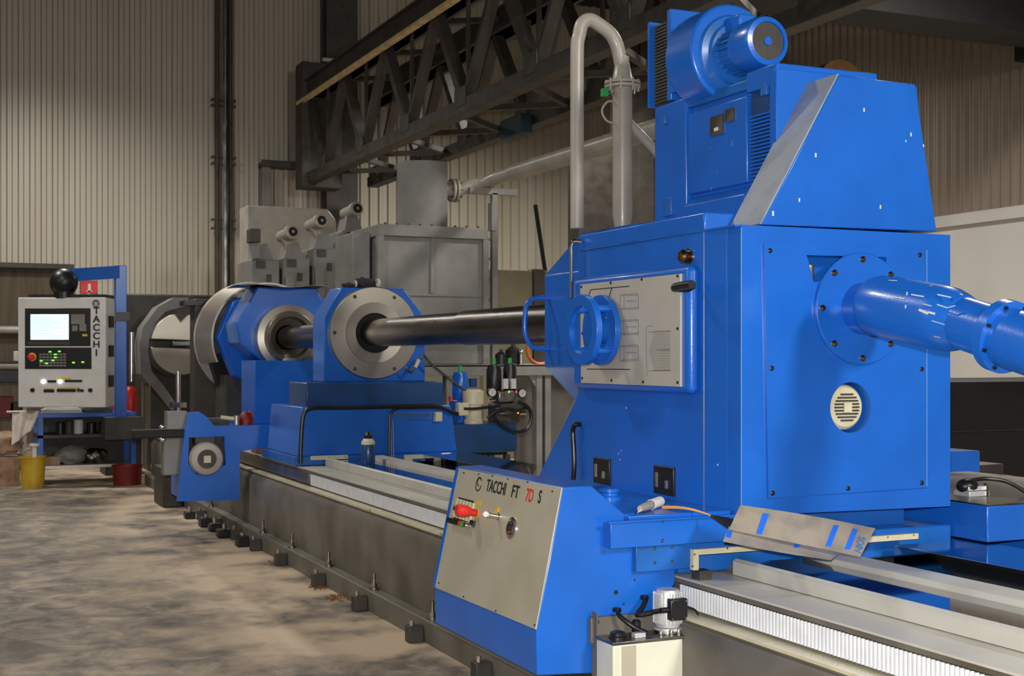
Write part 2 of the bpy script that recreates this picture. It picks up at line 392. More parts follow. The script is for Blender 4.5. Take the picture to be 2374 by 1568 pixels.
# ------------------------------------------------------------ overhead lattice girders
def girder(X, zb0, zb1, zt0, zt1, y0, y1, first, per, label, rail):
    t = thing('lattice_girder', label, 'girder', (X, (y0+y1)/2, zb0))
    MB().box(X, X+.22, y0, y1, zb0, zb1).build('bottom_chord', TRUSS, t, bev=.01)
    MB().box(X, X+.3, y0, y1, zt0, zt1).box(X-.06, X+.36, y0, y1, zt1-.03, zt1).box(X-.06, X+.36, y0, y1, zt0, zt0+.03).build('top_chord', TRUSS, t)
    if rail: MB().box(X-.12, X-.02, y0-.2, y1, zt0-.10, zt0-.03).build('conductor_rail', TRAIL, t, bev=.01)
    y = first; k = 0
    while y > y0+.3:
        for dy in (per/2, -per/2):
            yy = y+dy
            if y0 < yy < y1:
                MB().bar((X+.10, y, zb1-.05), (X+.10, yy, zt0+.05), .13 if dy > 0 else .08, .16, up=(1, 0, 0)).build('diagonal_brace', TRUSS, t)
        MB().bar((X+.12, y, zb1-.02), (X+.12, y, zt0+.02), .05, .05, up=(1, 0, 0)).build('post', TRUSS, t)
        MB().box(X-.01, X+.0, y-.2, y+.2, zb1-.1, zb1+.16).build('gusset_plate', TRUSS, t)
        y -= per
    return t
XT = 6.8
def zs(sl, x): return CH+sl*x/.9114
g1 = girder(XT, zs(.448, XT), zs(.476, XT), zs(.668, XT), zs(.712, XT), 5.0, 25.0, 23.6, 2.27, 'near dark lattice crane girder with a sandy rail along its top chord', True)
e = MB().box(XT-.1, XT+.7, 24.6, 25.1, zs(.47, XT)-.25, zs(.72, XT)+.3)
e.build('end_carriage', TRUSS, g1, bev=.02)
XT2 = 8.0
g2 = girder(XT2, zs(.378, XT2), zs(.400, XT2), zs(.56, XT2), zs(.60, XT2), 5.0, 24.6, 24.2, 2.27, 'far dark lattice crane girder behind the near one', False)
y = 23.6; 
while y > 6:
    MB().bar((XT+.2, y, zs(.46, XT)), (XT2, y-.9, zs(.39, XT2)), .08, .08).bar((XT+.2, y-1.8, zs(.46, XT)), (XT2, y-.9, zs(.39, XT2)), .08, .08).build('cross_brace', TRUSS, g2)
    MB().bar((XT+.2, y, zs(.69, XT)), (XT2, y-.9, zs(.58, XT2)), .08, .08).build('cross_brace', TRUSS, g2)
    y -= 2.27
# dark crane beam crossing on the right
t = thing('crane_beam', 'black overhead crane beam crossing above the grey side wall at top right', 'girder', (11, 13, 5.9))
zb = ZA(48, XA(2190, 13), 13)
MB().box(8.6, 14.8, 13, 13.7, zb, zb+.9).build('girder_box', BLACKM, t, bev=.02)
MB().box(8.6, 14.8, 12.8, 13.9, zb+.9, zb+.96).build('walkway', BLACKM, t)
MB().box(14.5, 14.95, 12.4, 14.4, zb, zb+.5).build('end_carriage', BLACKM, t)
# blue-green boxes hung under the far girder
xg = XT2
p = HX(1192, 300, xg-.1)
t = tag(MB().box(xg-.2, xg-.01, p.y-.45, p.y+.3, p.z-.12, p.z+.16).build('junction_box', TEAL, bev=.02), 'dark teal box fixed under the far lattice girder', 'box')
t.data.materials[0] = mat('very_dark_teal', (16, 50, 62), .6)

# ------------------------------------------------------------ black cabinet at right, floor stacks
p = HY(2210, 886, 8.5)
t = thing('black_cabinet', 'long black steel cabinet standing against the white lower wall at right', 'cabinet', (p.x+2, 8.9, 0))
zsm = ZA(1000, 8.2, 8.5)
MB().box(p.x-1.6, 13.5, 8.5, 10.2, 0, zsm-.005).build('lower_panel', BLACKM, t, bev=.004)
MB().box(p.x-1.6, 13.5, 8.5, 10.2, zsm+.005, p.z).build('upper_panel', BLACKM, t, bev=.004)
MB().box(p.x-1.58, 13.45, 8.53, 10.1, zsm-.01, zsm+.01).build('seam', STEELD, t)

# ============================================================ MACHINE BED
Y0, Y1 = -.8, 16.9
bed = thing('machine_bed', 'long grey machine bed with polished covers and pale ribbed bellows along its side', 'machine bed', (3.52, 9, 0))
MB().box(2.585, 4.5, Y0, Y1, 0, .13).build('base_plate', BEDG, bed, bev=.006)
y = .5; first = None
MB().prism([(2.665, .13), (2.665, .52), (2.70, .57), (2.69, .585), (2.80, .60), (2.80, .70), (2.76, .70), (2.76, .72), (3.0, .72), (3.0, .76), (3.45, .76), (3.45, .70), (3.78, .70), (3.78, .72), (4.38, .72), (4.38, .13)], 'y', Y0, Y1).build('bed_body', BEDG, bed, bev=.003)
MB().box(2.69, 2.80, Y0, Y1, .588, .600).build('cable_lip', CREAM, bed)
MB().box(2.755, 2.968, Y0, Y1, .7205, .728).build('way_cover', PALE, bed)
for a, b in ((Y0, 4.43), (5.62, 10.2)):
    MB().prism([(2.968, .7285), (3.0, .7285), (3.0, .79), (2.985, .795), (2.968, .785)], 'y', a, b).build('guide_rail', PALE, bed, bev=.002)
    MB().box(3.001, 3.31, a, b, .7605, .775).build('polished_cover', MIRROR, bed)
    MB().box(3.31, 3.45, a, b, .7605, .80).build('centre_strip', PALE, bed, bev=.003)
    MB().box(3.78, 4.2, a, b, .7205, .80).build('far_cover', MIRROR, bed, bev=.003)
MB().box(3.46, 3.77, Y0, 10.3, .70, .712).build('channel_floor', MIRROR, bed)
def bellows(y0, y1):
    m = MB(); n = int((y1-y0)/.02); V = []
    for i in range(n*6+1):
        ph = i/6; d = .009*abs(math.sin(PI*ph)); yy = y0+ph*.02
        V.append((m.bm.verts.new((2.768-d, yy, .612)), m.bm.verts.new((2.768-d, yy, .696))))
    for a, b in zip(V, V[1:]): m.bm.faces.new([a[0], b[0], b[1], a[1]])
    return m
bellows(.6, 4.5).build('bellows', BELLOW, bed, ang=50)
bellows(5.6, 9.9).build('bellows', BELLOW, bed, ang=50)
MB().box(2.745, 2.77, 9.9, 15.4, .62, .70).build('slide_strip', STEELD, bed)
# steel bolts holding the base
fb = None
yy = 1.6; ys = [YA(1000, 2.62), YA(865, 2.62), YA(760, 2.62), YA(675, 2.62), YA(608, 2.62), 2.2, 3.4, 4.6, 13.0, 14.2]
for q in ys:
    if fb is None:
        fb = MB().cyl((2.625, q, .13), (2.625, q, .145), .032, n=12).cyl((2.625, q, .145), (2.625, q, .17), .022, n=6).cyl((2.625, q, .17), (2.625, q, .235), .012, n=10).build('anchor_bolt', STEELD, bed); q0 = q
    else:
        c = fb.copy(); scene.collection.objects.link(c); c.location = Vector(fb.location)+Vector((0, q-q0, 0))
for (a, b) in ((1218, 690), (1185, 852), (1247, 1000)):
    pass
# small clips on the lip
for q in (YA(855, 2.68), YA(1020, 2.68), 3.1):
    MB().box(2.672, 2.69, q-.009, q+.009, .588, .606).build('lip_clip', STEEL, bed, bev=.003)
# little heaps of rusty swarf
for a, b, r, lb_ in ((650, 1305, .11, 'rusty metal chips on the floor, farthest of three heaps along the bed'), (735, 1362, .08, 'small heap of rusty metal chips in the middle by the bed'), (785, 1388, .10, 'flat heap of rusty metal chips nearest the blue console')):
    c = HZ(a, b, 0); m = MB()
    for k in range(60):
        an = random.uniform(0, 6.28); rr = r*math.sqrt(random.random()); h = .02*(1-rr/r)+.003; q_ = c+Vector((rr*math.cos(an)*.8, rr*math.sin(an)*1.3, h*random.random()))
        m.bar(q_, q_+Vector((random.uniform(-.02, .02), random.uniform(-.02, .02), random.uniform(.001, .008))), .007, .004)
    tag(m.build('metal_chips', RUST), lb_, 'metal chips', 'chip heaps', 'stuff')
# levelling blocks on the floor
lb = None; ps = [(648, 1292), (735, 1337), (830, 1400), (957, 1470), (1112, 1555), (590, 1262), (545, 1238), (500, 1213), (465, 1195)]
where = ['fifth from the blue console', 'fourth from the blue console', 'third from the blue console', 'second from the blue console', 'right under the blue console', 'sixth from the blue console', 'with oily floor around it', 'near the black pump feet', 'closest to the far motor stand']
for (a, b), wh in zip(ps, where):
    q = HZ(a, b, 0); yq = YA(a, 2.53)
    lab = 'dark steel levelling block on the floor against the bed, '+wh
    if lb is None:
        lb = thing('levelling_block', lab, 'block', (2.53, yq, 0), 'levelling blocks along the bed'); l0 = yq
        MB().box(2.495, 2.582, yq-.038, yq+.038, 0, .095).build('block', DARK, lb, bev=.006)
        MB().cyl((2.52, yq-.01, .095), (2.52, yq-.01, .125), .014, n=6).build('adjusting_screw', STEEL, lb)
    else: dup(lb, (0, yq-l0, 0), lab)

# ============================================================ DRILL HEAD
H = thing('drill_head_housing', 'large bright blue drill head housing standing on the machine bed', 'machine housing', (3.52, 5.1, .80))
YN = 4.40
xr = XA(2203, YN); ztop = ZA(522, 2.99, YN)
fcx, fcz = XA(1968, YN), ZA(945, XA(1968, YN), YN)
flx, flz = 3.565, 1.80
def circ(cx, cz, r, n=40): return [(cx+r*math.cos(2*PI*i/n), cz+r*math.sin(2*PI*i/n)) for i in range(n)]
notch = [(XA(a, YN), ZA(b, XA(a, YN), YN)) for a, b in ((1866, 592), (2050, 597), (2052, 640), (1960, 655), (1905, 652), (1882, 655))]
outer = [(2.99, .967), (xr, .955), (xr, ZA(545, xr, YN)), (2.99, ztop)]
MB().holes(outer, [circ(fcx, fcz, .107), notch], 'y', YN, YN+.10).build('near_face', BLUE, H)
MB().solid([(2.99, YN+.1, .967), (2.978, 4.66, .967), (2.978, 5.80, .967), (xr, 5.80, .967), (xr, YN+.1, .967)],
           [(2.99, YN+.1, ztop), (2.978, 4.66, ztop), (2.978, 5.80, ztop), (xr, 5.80, ztop), (xr, YN+.1, ztop)]).build('casing', BLUE, H, bev=.006)
MB().box(2.976, 3.0, 4.657, 4.661, .97, ztop).build('corner_seam', STEEL, H)
pa = [(XA(a, YN), ZA(b, XA(a, YN), YN)) for a, b in ((1778, 1155), (2150, 1130), (2148, 576), (1768, 566))]
MB().holes(pa, [circ(fcx, fcz, .105), [(x, z) for x, z in notch]], 'y', YN-.012, YN-.0005).build('access_panel', BLUE, H)
screws(H, [(XA(a, YN-.012), YN-.012, ZA(b, XA(a, YN), YN)) for a, b in ((1785, 582), (2132, 592), (1789, 854), (2137, 856), (1791, 1143), (1966, 1132), (2137, 1119))], (0, -1, 0), .010, .006, BLACK, 'panel_screw')
# raised lid on the far part of the top
zl = zs(.184, 2.99)
MB().box(2.982, xr, 4.66, 5.80, ztop, zl).build('top_lid', BLUE, H, bev=.008)
MB().box(2.97, xr-.02, 4.42, 5.78, ztop-.004, ztop+.004).build('top_seam', BLUE_W, H)
EDGE_GLINT = mat('worn_edge_highlight', (110, 150, 205), .4, .2, .1, 30)  # pale strips paint in the edge highlight along the chipped edges
MB().box(2.9865, 2.9895, 4.3975, 4.4015, .99, ztop-.01).build('worn_edge_glint', EDGE_GLINT, H)
e0 = HY(2149, 580, YN-.013); e1 = HY(2151, 1128, YN-.013); MB().box(e0.x-.0018, e0.x+.0018, YN-.0135, YN-.011, e1.z, e0.z).build('worn_edge_glint', EDGE_GLINT, H)
# pedestal / carriage below
MB().box(3.05, 4.0, 4.62, 5.7, .80, .967).build('pedestal', BLUE_W, H)
MB().box(2.76, 4.165, 4.50, 5.60, .735, .86).build('carriage', BLUE_W, H, bev=.01)
b_ = MB().prism([(5.80, 2.0-.55), (5.80, .967), (6.3, .967)], 'x', 3.0, 3.5); b_.build('rear_gusset', BLUE, H)
# fan of the lubrication pump behind the round hole
fm = MB().lathe((fcx, YN+.015, fcz), 'y', [(0, 0), (.055, 0), (.082, .004), (.094, .018), (.096, .08), (0, .08)], 40).build('pump_fan_cover', CREAM, H)
gr = MB()
for i in range(-4, 5):
    hw = math.sqrt(max(0, .062**2-(i*.0135)**2))
    gr.box(fcx-hw, fcx+hw, YN+.008, YN+.016, fcz+i*.0135-.0034, fcz+i*.0135+.0034)
gr.build('fan_grille', DARK, fm)
MB().box(fcx-.02, fcx+.02, YN+.004, YN+.018, fcz-.02, fcz+.02).build('hub_plate', CREAM, fm)
MB().lathe((XA(1884, YN), YN+.03, ZA(625, 3.3, YN)), 'z', [(.018, -.05), (.024, -.03), (.024, .02), (.012, .03)], 14).build('oil_fitting', STEEL, H)
# boss and engraved plate on the front side
MB().box(2.925, 2.985, 4.685, 5.76, 1.445, 1.985).build('plate_boss', BLUE, H, bev=.042)
PX = 2.915
pl = MB().solid([(PX, HX(a, b, PX).y, HX(a, b, PX).z) for a, b in ((1347, 888), (1577, 897), (1577, 635), (1345, 660))],
                [(2.93, HX(a, b, PX).y, HX(a, b, PX).z) for a, b in ((1347, 888), (1577, 897), (1577, 635), (1345, 660))]).build('engraved_plate', CREAMP, H, label='light grey engraved plate')
def pquad(m, pts, x0=PX-.0012, x1=PX+.0005):
    q = [HX(a, b, PX) for a, b in pts]; m.solid([(x0, p.y, p.z) for p in q], [(x1, p.y, p.z) for p in q])
def pline(m, a, b, wd=1.6):
    dx, dy = b[0]-a[0], b[1]-a[1]; l = math.hypot(dx, dy); nx, ny = -dy/l*wd/2, dx/l*wd/2
    pquad(m, [(a[0]+nx, a[1]+ny), (b[0]+nx, b[1]+ny), (b[0]-nx, b[1]-ny), (a[0]-nx, a[1]-ny)])
m = MB()
for a, b, wd in [((1370, 672), (1459, 664), 2), ((1370, 672), (1361, 696), 1.4), ((1419, 667), (1411, 694), 1.4), ((1361, 856), (1461, 857), 2), ((1430, 761), (1438, 761), 1.6)]: pline(m, a, b, wd)
m.build('diagram_line', BLKL, pl)
m = MB()
for ty, by in ((683, 718), (743, 777), (802, 838)):
    for yy in (ty, ty+3, by-3, by): pline(m, (1439, yy), (1480, yy-2), 1.2)
    for xx in (1438, 1447, 1480): pline(m, (xx, ty), (xx, by), 1.0)
    for q in range(5): pline(m, (1452+q*5, (ty+by)/2-2), (1455+q*5, (ty+by)/2-2), 2.4)
for q in range(24):
    yy = 768+q*4.0; ins = 12*abs(q-11.5)/11.5; pline(m, (1505+ins, yy), (1554, yy-.6), 1.0)
pline(m, (1503, 770), (1555, 768), 1.6); pline(m, (1504, 860), (1555, 859), 1.6); pline(m, (1498, 760), (1500, 872), 1.0); pline(m, (1522, 812), (1554, 811), 1.6); pline(m, (1497, 757), (1514, 756), 1.2)
m.build('engraving', GREYM, pl)
screws(pl, [(PX, HX(a, b, PX).y, HX(a, b, PX).z) for a, b in ((1348, 665), (1416, 656), (1488, 648), (1571, 640), (1571, 762), (1571, 887), (1491, 886), (1418, 882), (1350, 877), (1350, 773))], (-1, 0, 0), .007, .004, BLACK, 'plate_screw')
# knob and handle on the front side
kp = HX(1597, 595, 2.978)
MB().lathe(kp, (-1, 0, 0), [(.034, 0), (.034, .006), (.022, .008), (.028, .02), (.030, .032), (.02, .044), (0, .048)], 24).build('round_knob', BRASS, H)
kp = HX(1593, 668, 2.925)
MB().tube([kp+Vector((.03, 0, 0)), kp+Vector((-.045, 0, 0)), kp+Vector((-.07, -.02, 0)), kp+Vector((-.07, -.07, .004)), kp+Vector((-.07, -.15, .006))], .018, 12).build('hose_stub', BLACK, H)
# sight windows
for a0, a1, b0, b1 in ((1379, 1416, 1060, 1126), (1519, 1565, 1078, 1152)):
    p0 = HX(a0, b0, 2.976); p1 = HX(a1, b1, 2.976)
    wd = MB().box(2.966, 2.985, p1.y, p0.y, p1.z, p0.z).build('sight_window', BLACK, H, bev=.004)
    MB().box(2.962, 2.968, p0.y-.035, p0.y-.02, p1.z+.03, p0.z-.03).build('glass_edge', CHROME, wd)
    MB().box(2.960, 2.968, p1.y+.05, p1.y+.062, p1.z+.03, p0.z-.06).build('glass_edge', CHROME, wd)
# paint chips
def chips(parent, lst, plane, m=WHITE, rr=(.003, .006)):
    mm = MB()
    for a, b, L_ in lst:
        if plane[0] == 'y':
            p = HY(a, b, plane[1]); mm.box(p.x-L_*.4, p.x+L_*.4, p.y-.0012, p.y+.001, p.z-L_, p.z+L_)
        else:
            p = HX(a, b, plane[1]); mm.box(p.x-.0012, p.x+.001, p.y-L_*.6, p.y+L_*.6, p.z-L_, p.z+L_)
    mm.build('paint_chip', m, parent)
chips(H, [(1452, 946, .004), (1434, 1052, .003), (1440, 1045, .003), (1437, 1066, .003), (1664, 1078, .004)], ('x', 2.978))

# ------------------------------------------------------------ chip pipe flange and elbow
E = thing('chip_discharge_pipe', 'thick scratched blue discharge pipe bolted to the right end of the drill head', 'pipe', (3.56, 4.38, 1.80))
MB().lathe((flx, YN-.014, flz), (0, -1, 0), [(0, 0), (.232, 0), (.232, .014), (.228, .018), (0, .018)], 72).build('wall_flange', BLUE, E)
screws(E, [(flx+.205*math.cos(a), YN-.032, flz+.205*math.sin(a)) for a in [PI/2+PI/4*k+ (0) for k in range(8)]], (0, -1, 0), .013, .014, BRASS, 'flange_bolt')
q0 = Vector((flx, YN-.03, flz)); q1 = Vector((flx-.012, 4.06, flz-.012))
MB().tube([q0, q0+(q1-q0)*.5, q1+Vector((0, .02, 0))], .108, 40, sm=0).build('first_pipe', BLUE, E)
P1 = HY(2040, 709, 4.07); P2 = HY(2226, 747, 3.66); P3 = HY(2322, 778, 3.46)
dv = (P2-P1).normalized()
e = MB().lathe(P1-dv*.03, dv, [(0, 0), (.110, 0), (.118, .03), (.121, .10), (.121, (P2-P1).length-.05), (.119, (P2-P1).length-.02), (.108, (P2-P1).length+.02), (.097, (P2-P1).length+.05), (0, (P2-P1).length+.05)], 44).build('sleeve', BLUE, E)
dv2 = (P3-P2).normalized()
MB().cyl(P2-dv2*.02, P3+dv2*.02, .095, n=40).build('second_pipe', BLUE, E)
MB().lathe(P3-dv2*.005, dv2, [(0, 0), (.128, 0), (.128, .02), (0, .02)], 44).build('coupling_flange', BLUE, E)
MB().lathe(P3+dv2*.0155, dv2, [(0, 0), (.128, 0), (.128, .02), (0, .02)], 44).build('coupling_flange', BLUE, E)
u = dv2.cross(UP).normalized(); v = u.cross(dv2)
for k in range(8):
    a = PI/8+k*PI/4; p = P3+(u*math.cos(a)+v*math.sin(a))*.114
    MB().cyl(p-dv2*.012, p+dv2*.045, .007, n=8).build('coupling_bolt', BLACK, E)
P4 = P3+dv2*.5
MB().cyl(P3+dv2*.03, P4, .105, n=40).build('outer_pipe', BLUE, E)
# scratches on the sleeve
def on_cyl(px, py, p0, d, r):
    o = CAMP; rd = ray(px, py); a = rd-d*rd.dot(d); b = (o-p0)-d*(o-p0).dot(d)
    A = a.dot(a); B = 2*a.dot(b); Cc = b.dot(b)-r*r; D = B*B-4*A*Cc
    if D < 0: return None
    return o+rd*((-B-math.sqrt(D))/(2*A))
m = MB()
for a, b, c, d_, wd in [(2070, 689, 2098, 693, 2.5), (2103, 677, 2099, 715, 3), (2112, 683, 2142, 688, 3), (2173, 683, 2205, 690, 3), (2140, 705, 2160, 710, 2), (2172, 706, 2196, 714, 2.5), (2196, 714, 2215, 709, 2), (2130, 718, 2152, 727, 6), (2152, 724, 2168, 728, 5), (2060, 650, 2080, 651, 2), (2160, 744, 2190, 753, 2), (2165, 780, 2180, 783, 1.5), (2155, 664, 2165, 660, 1.5), (2225, 681, 2232, 684, 2.5)]:
    l = math.hypot(c-a, d_-b); nx, ny = -(d_-b)/l*wd/2, (c-a)/l*wd/2
    q = [on_cyl(x, y, P1, dv, .1235) for x, y in ((a+nx, b+ny), (c+nx, d_+ny), (c-nx, d_-ny), (a-nx, b-ny))]
    if all(q):
        r_ = [on_cyl(x, y, P1, dv, .1205) for x, y in ((a+nx, b+ny), (c+nx, d_+ny), (c-nx, d_-ny), (a-nx, b-ny))]
        m.solid(q, r_)
m.build('scratch', WHITE, E)

# ------------------------------------------------------------ belt guard
G = thing('belt_guard', 'blue sheet metal belt guard with a slanted side on top of the drill head', 'machine guard', (3.5, 4.5, ztop))
A = lambda a, b, y=YN+.02: HY(a, b, y)
nf = [A(1765, 521), A(2172, 537), A(2122, 195), A(1945, 175)]
nf2 = [Vector((p.x, YN+.215, p.z)) for p in nf]
MB().solid(nf, nf2).build('front_cover', BLUE, G, bev=.004)
# slanted side sheet, its glossy grey reflection painted as colour
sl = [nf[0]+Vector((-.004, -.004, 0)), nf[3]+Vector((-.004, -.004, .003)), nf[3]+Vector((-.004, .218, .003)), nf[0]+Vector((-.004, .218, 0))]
MB().solid(sl, [p+Vector((-.006, 0, .003)) for p in sl]).build('slanted_sheet', SHEEN, G, label='slanted side sheet with painted grey sheen')
bk = [HY(1800, 420, 4.62), HY(1800, 158, 4.62), HY(1945, 172, 4.62), HY(2126, 200, 4.62), HY(2160, 530, 4.62), HY(1840, 530, 4.62)]
MB().solid(bk, [p+Vector((0, .05, 0)) for p in bk]).build('rear_cover', BLUE, G, bev=.004)
chips(G, [(2003, 255, .008), (1891, 360, .009), (1853, 464, .008), (1792, 495, .01), (2041, 480, .008), (2112, 312, .008), (2100, 327, .005), (2141, 338, .006)], ('y', YN+.019))
d_ = HY(1918, 149, 4.78)
MB().lathe((d_.x, 4.68, d_.z-.13), 'y', [(0, 0), (.13, 0), (.13, .12), (.11, .18), (0, .2)], 40).build('pulley_hub', BRASS, G, label='bronze coloured pulley rim')

# ------------------------------------------------------------ drive motor
DX = 3.36
Mo = thing('drive_motor', 'square blue drive motor with ribbed vent lying on top of the drill head', 'motor', (3.4, 5.0, zl))
def mz(s): return zs(s, DX)
y5 = YA(1517, DX); y4 = YA(1590, DX); y3 = YA(1733, DX)+.02; y2 = 4.66
zt_ = mz(.339); zb_ = zl+.02
MB().box(DX, 3.92, y4, y5, zb_, zt_).build('end_shield', BLUE, Mo, bev=.008)
MB().box(DX+.03, 3.90, YA(1735, DX), y4, zb_+.07, zt_-.03).build('stator_body', BLUE, Mo, bev=.02)
pz0, pz1 = ZA(450, DX, YA(1600, DX)), ZA(262, DX, YA(1600, DX))
MB().box(DX+.005, DX+.035, YA(1735, DX)+.02, y4-.01, pz0, pz1).build('side_cover', BLUE, Mo, bev=.006)
MB().prism([(DX-.01, zb_+.02), (DX-.01, zb_+.10), (DX+.05, zb_+.16), (DX+.2, zb_+.16), (DX+.2, zb_+.02)], 'y', YA(1730, DX), y4+.005).build('foot_rail', BLUE, Mo, bev=.003)
MB().box(DX+.01, DX+.2, YA(1735, DX), y4+.005, zt_-.055, zt_-.01).build('top_rail', BLUE_W, Mo, bev=.006)
rb = MB()
r0, r1 = YA(1802, DX), YA(1738, DX)
for k in range(26):
    z = mz(.175)+k*.0165; rb.box(DX, DX+.06, r0, r1, z, z+.008)
rb.build('vent_ribs', BLUE, Mo)
MB().box(DX+.02, 3.88, r0, r1+.02, zb_, mz(.318)).build('commutator_box', TEAL, Mo)
MB().box(DX-.005, 3.90, r0-.0, r1+.02, mz(.318), mz(.343)).build('commutator_lid', BLUE, Mo, bev=.006)
for a, b, h, w_ in ((1541, 278, .022, .014), (1548, 480, .045, .04), (1772, 208, .025, .024)):
    p = HX(a, b, DX-.006); MB().box(DX-.012, DX+.006, p.y-w_, p.y+w_, p.z-h, p.z+h).build('lifting_pad', BLUE_W, Mo, bev=.003)
p = HX(1661, 288, DX); MB().box(DX-.003, DX+.006, p.y-.055, p.y+.05, p.z-.05, p.z+.04).build('type_plate', STEELD, Mo)
p = HX(1690, 268, DX); MB().box(DX-.004, DX+.006, p.y-.04, p.y+.03, p.z-.028, p.z+.03).build('type_plate', STEELD, Mo)
p = HX(1662, 300, DX); MB().box(DX-.006, DX+.004, p.y-.016, p.y+.016, p.z-.008, p.z+.008).build('sticker', WHITE, Mo)
chips(Mo, [(1698, 333, .012), (1647, 345, .007), (1663, 401, .005), (1649, 437, .008), (1665, 469, .008)], ('x', DX+.004), BLUT)

# ------------------------------------------------------------ cooling blower on the motor
BX = HY(1788, 92, 4.85); bcx, bcz = BX.x, BX.z
B = thing('cooling_blower', 'blue snail shaped cooling blower with round motor on top of the drive motor', 'blower', (bcx, 5.0, zt_))
prof = []
for k in range(41):
    a = 2*PI*k/40; r = .200+.022*(1-math.cos(a*.5)); prof.append((bcx+.03+r*math.cos(a-PI/2), bcz+.02+r*math.sin(a-PI/2)))
yv0, yv1 = 5.18, 5.42
MB().prism(prof[:-1], 'y', yv0, yv1).build('volute', BLUE, B, bev=.012)
MB().lathe((bcx+.02, yv0-.001, bcz), (0, -1, 0), [(.19, 0), (.18, .012), (.15, .02), (.14, .035), (.11, .04), (.10, .06), (0, .06)], 44).build('volute_cover', BLUE_W, B)
mb = MB().lathe((bcx, 5.16, bcz), (0, -1, 0), [(.092, 0), (.092, .17), (0, .17)], 36)
for k in range(22):
    a = 2*PI*k/22; u_ = Vector((math.cos(a), 0, math.sin(a))); c_ = Vector((bcx, 5.09, bcz))+u_*.096
    mb.bar(c_+Vector((0, .08, 0)), c_-Vector((0, .08, 0)), .005, .022, up=u_)
mo = mb.build('blower_motor', BLUE_W, B)
MB().lathe((bcx, 5.03, bcz), (0, -1, 0), [(.112, 0), (.116, .02), (.116, .13), (.108, .155), (.086, .160), (.086, .150), (.0, .150)], 44).build('fan_cowl', BLUE, B)
MB().lathe((bcx, 4.882, bcz), (0, -1, 0), [(.084, 0), (.084, .004), (0, .004)], 40).build('fan_grille', DARK, B)
MB().lathe((bcx, 4.880, bcz), (0, -1, 0), [(.02, 0), (.02, .008), (0, .008)], 24).build('grille_hub', BLUE, B)
fx0, fx1, fy0, fy1 = DX+.0, 3.80, YA(1548, DX), YA(1506, DX)
z0_, z1_ = zt_+.01, ZA(32, DX, fy0)
MB().box(DX+.0, 3.82, fy0-.03, fy0+.01, z0_, z1_+.02).build('intake_plate', BLUE, B, bev=.005)
lv = MB().box(fx0+.03, fx1, fy0+.01, fy1, z0_, z1_-.02)
for k in range(24):
    z = z0_+.01+k*(z1_-z0_-.03)/24; lv.box(fx0+.015, fx0+.03, fy0+.02, fy1-.02, z, z+.009)
lv.build('filter_louvre', DARK, B)
MB().box(DX+.0, 3.82, fy1, fy1+.02, z0_, z1_).build('filter_frame', BLUE, B)
MB().box(bcx-.02, bcx+.2, yv0+.02, yv1-.02, z0_-.02, bcz-.1).build('outlet_neck', BLUE, B, bev=.01)
MB().box(bcx-.10, bcx+.12, yv1-.01, fy0-.03, bcz-.12, bcz+.12).build('intake_neck', BLUE, B)
MB().box(bcx-.04, bcx+.05, 5.04, 5.16, bcz+.095, bcz+.16).build('terminal_box', BLUE, B, bev=.008)

# ------------------------------------------------------------ spindle guard beyond the housing
K = thing('spindle_guard', 'blue eight sided spindle guard between the drill head and the bar', 'machine guard', (3.52, 6.1, 1.2))
gx = 3.10
gz1 = HX(1262, 640, gx); ge = gz1.y; gz0 = HX(1262, 850, gx)
MB().prism([(gx, gz0.z), (gx, gz1.z), (gx+.22, gz1.z+.24), (3.82, gz1.z+.24), (3.98, gz1.z), (3.98, gz0.z), (3.80, gz0.z-.2), (gx+.2, gz0.z-.2)], 'y', 5.8, ge).build('guard_shell', BLUE, K, bev=.006)
MB().box(3.53, 3.9, 5.81, ge-.2, .805, gz0.z-.19).build('guard_foot', TEAL, K)
hp = [(1266, 692), (1240, 692), (1222, 706), (1217, 740), (1218, 775), (1232, 803), (1252, 809), (1266, 809)]
hy = YA(1272, gx)
def hpt(a, b):  # handle stands out from the guard face, in the plane y = hy
    p = HY(a, b, hy); return p
path = [Vector((gx, hy, HY(1266, 692, hy).z))]+[hpt(a, b) for a, b in hp]+[Vector((gx, hy, HY(1266, 809, hy).z))]
MB().tube(path, .0135, 12, sm=4).build('pull_handle', BLUE, K)
# ring fitting in front of the plate
R = thing('ring_flange_fitting', 'blue double ring fitting held by round spacers in front of the engraved plate', 'flange', (2.80, 5.39, 1.74))
rc = HX(1345, 765, 2.775); ic = Vector((2.885, rc.y, rc.z))
RR = .163
MB().ring((2.775, rc.y, rc.z), 'x', RR, .113, .03).build('outer_ring', BLUE, R, bev=.002)
MB().ring((2.870, rc.y, rc.z), 'x', RR, .10, .03).build('inner_ring', BLUE, R, bev=.002)
MB().lathe((2.895, rc.y, rc.z), 'x', [(0, 0), (.1, 0), (.1, .02), (0, .02)], 36).build('blind_disc', BLUE, R)
MB().ring((2.86, rc.y, rc.z), 'x', .062, .05, .04).build('hub_ring', BLUE_W, R)
for k in range(4):
    a = PI/4+k*PI/2; yy, z = rc.y+.135*math.cos(a), rc.z+.135*math.sin(a)
    MB().cyl((2.80, yy, z), (2.872, yy, z), .016, n=16).build('spacer', BLUE, R)
# chrome rail beside
cr = HX(1339, 560, 2.96); cr2 = HX(1337, 690, 2.96)
t = tag(MB().tube([(2.975, cr.y-.015, cr.z), (2.94, cr.y+.005, cr.z), (2.93, cr.y+.01, cr.z-.03), (2.93, cr.y+.01, cr2.z+.2), (2.93, cr.y+.01, cr2.z)], .009, 10).build('oil_pipe', CHROME), 'thin chrome pipe hanging down the far front edge of the drill head', 'pipe')
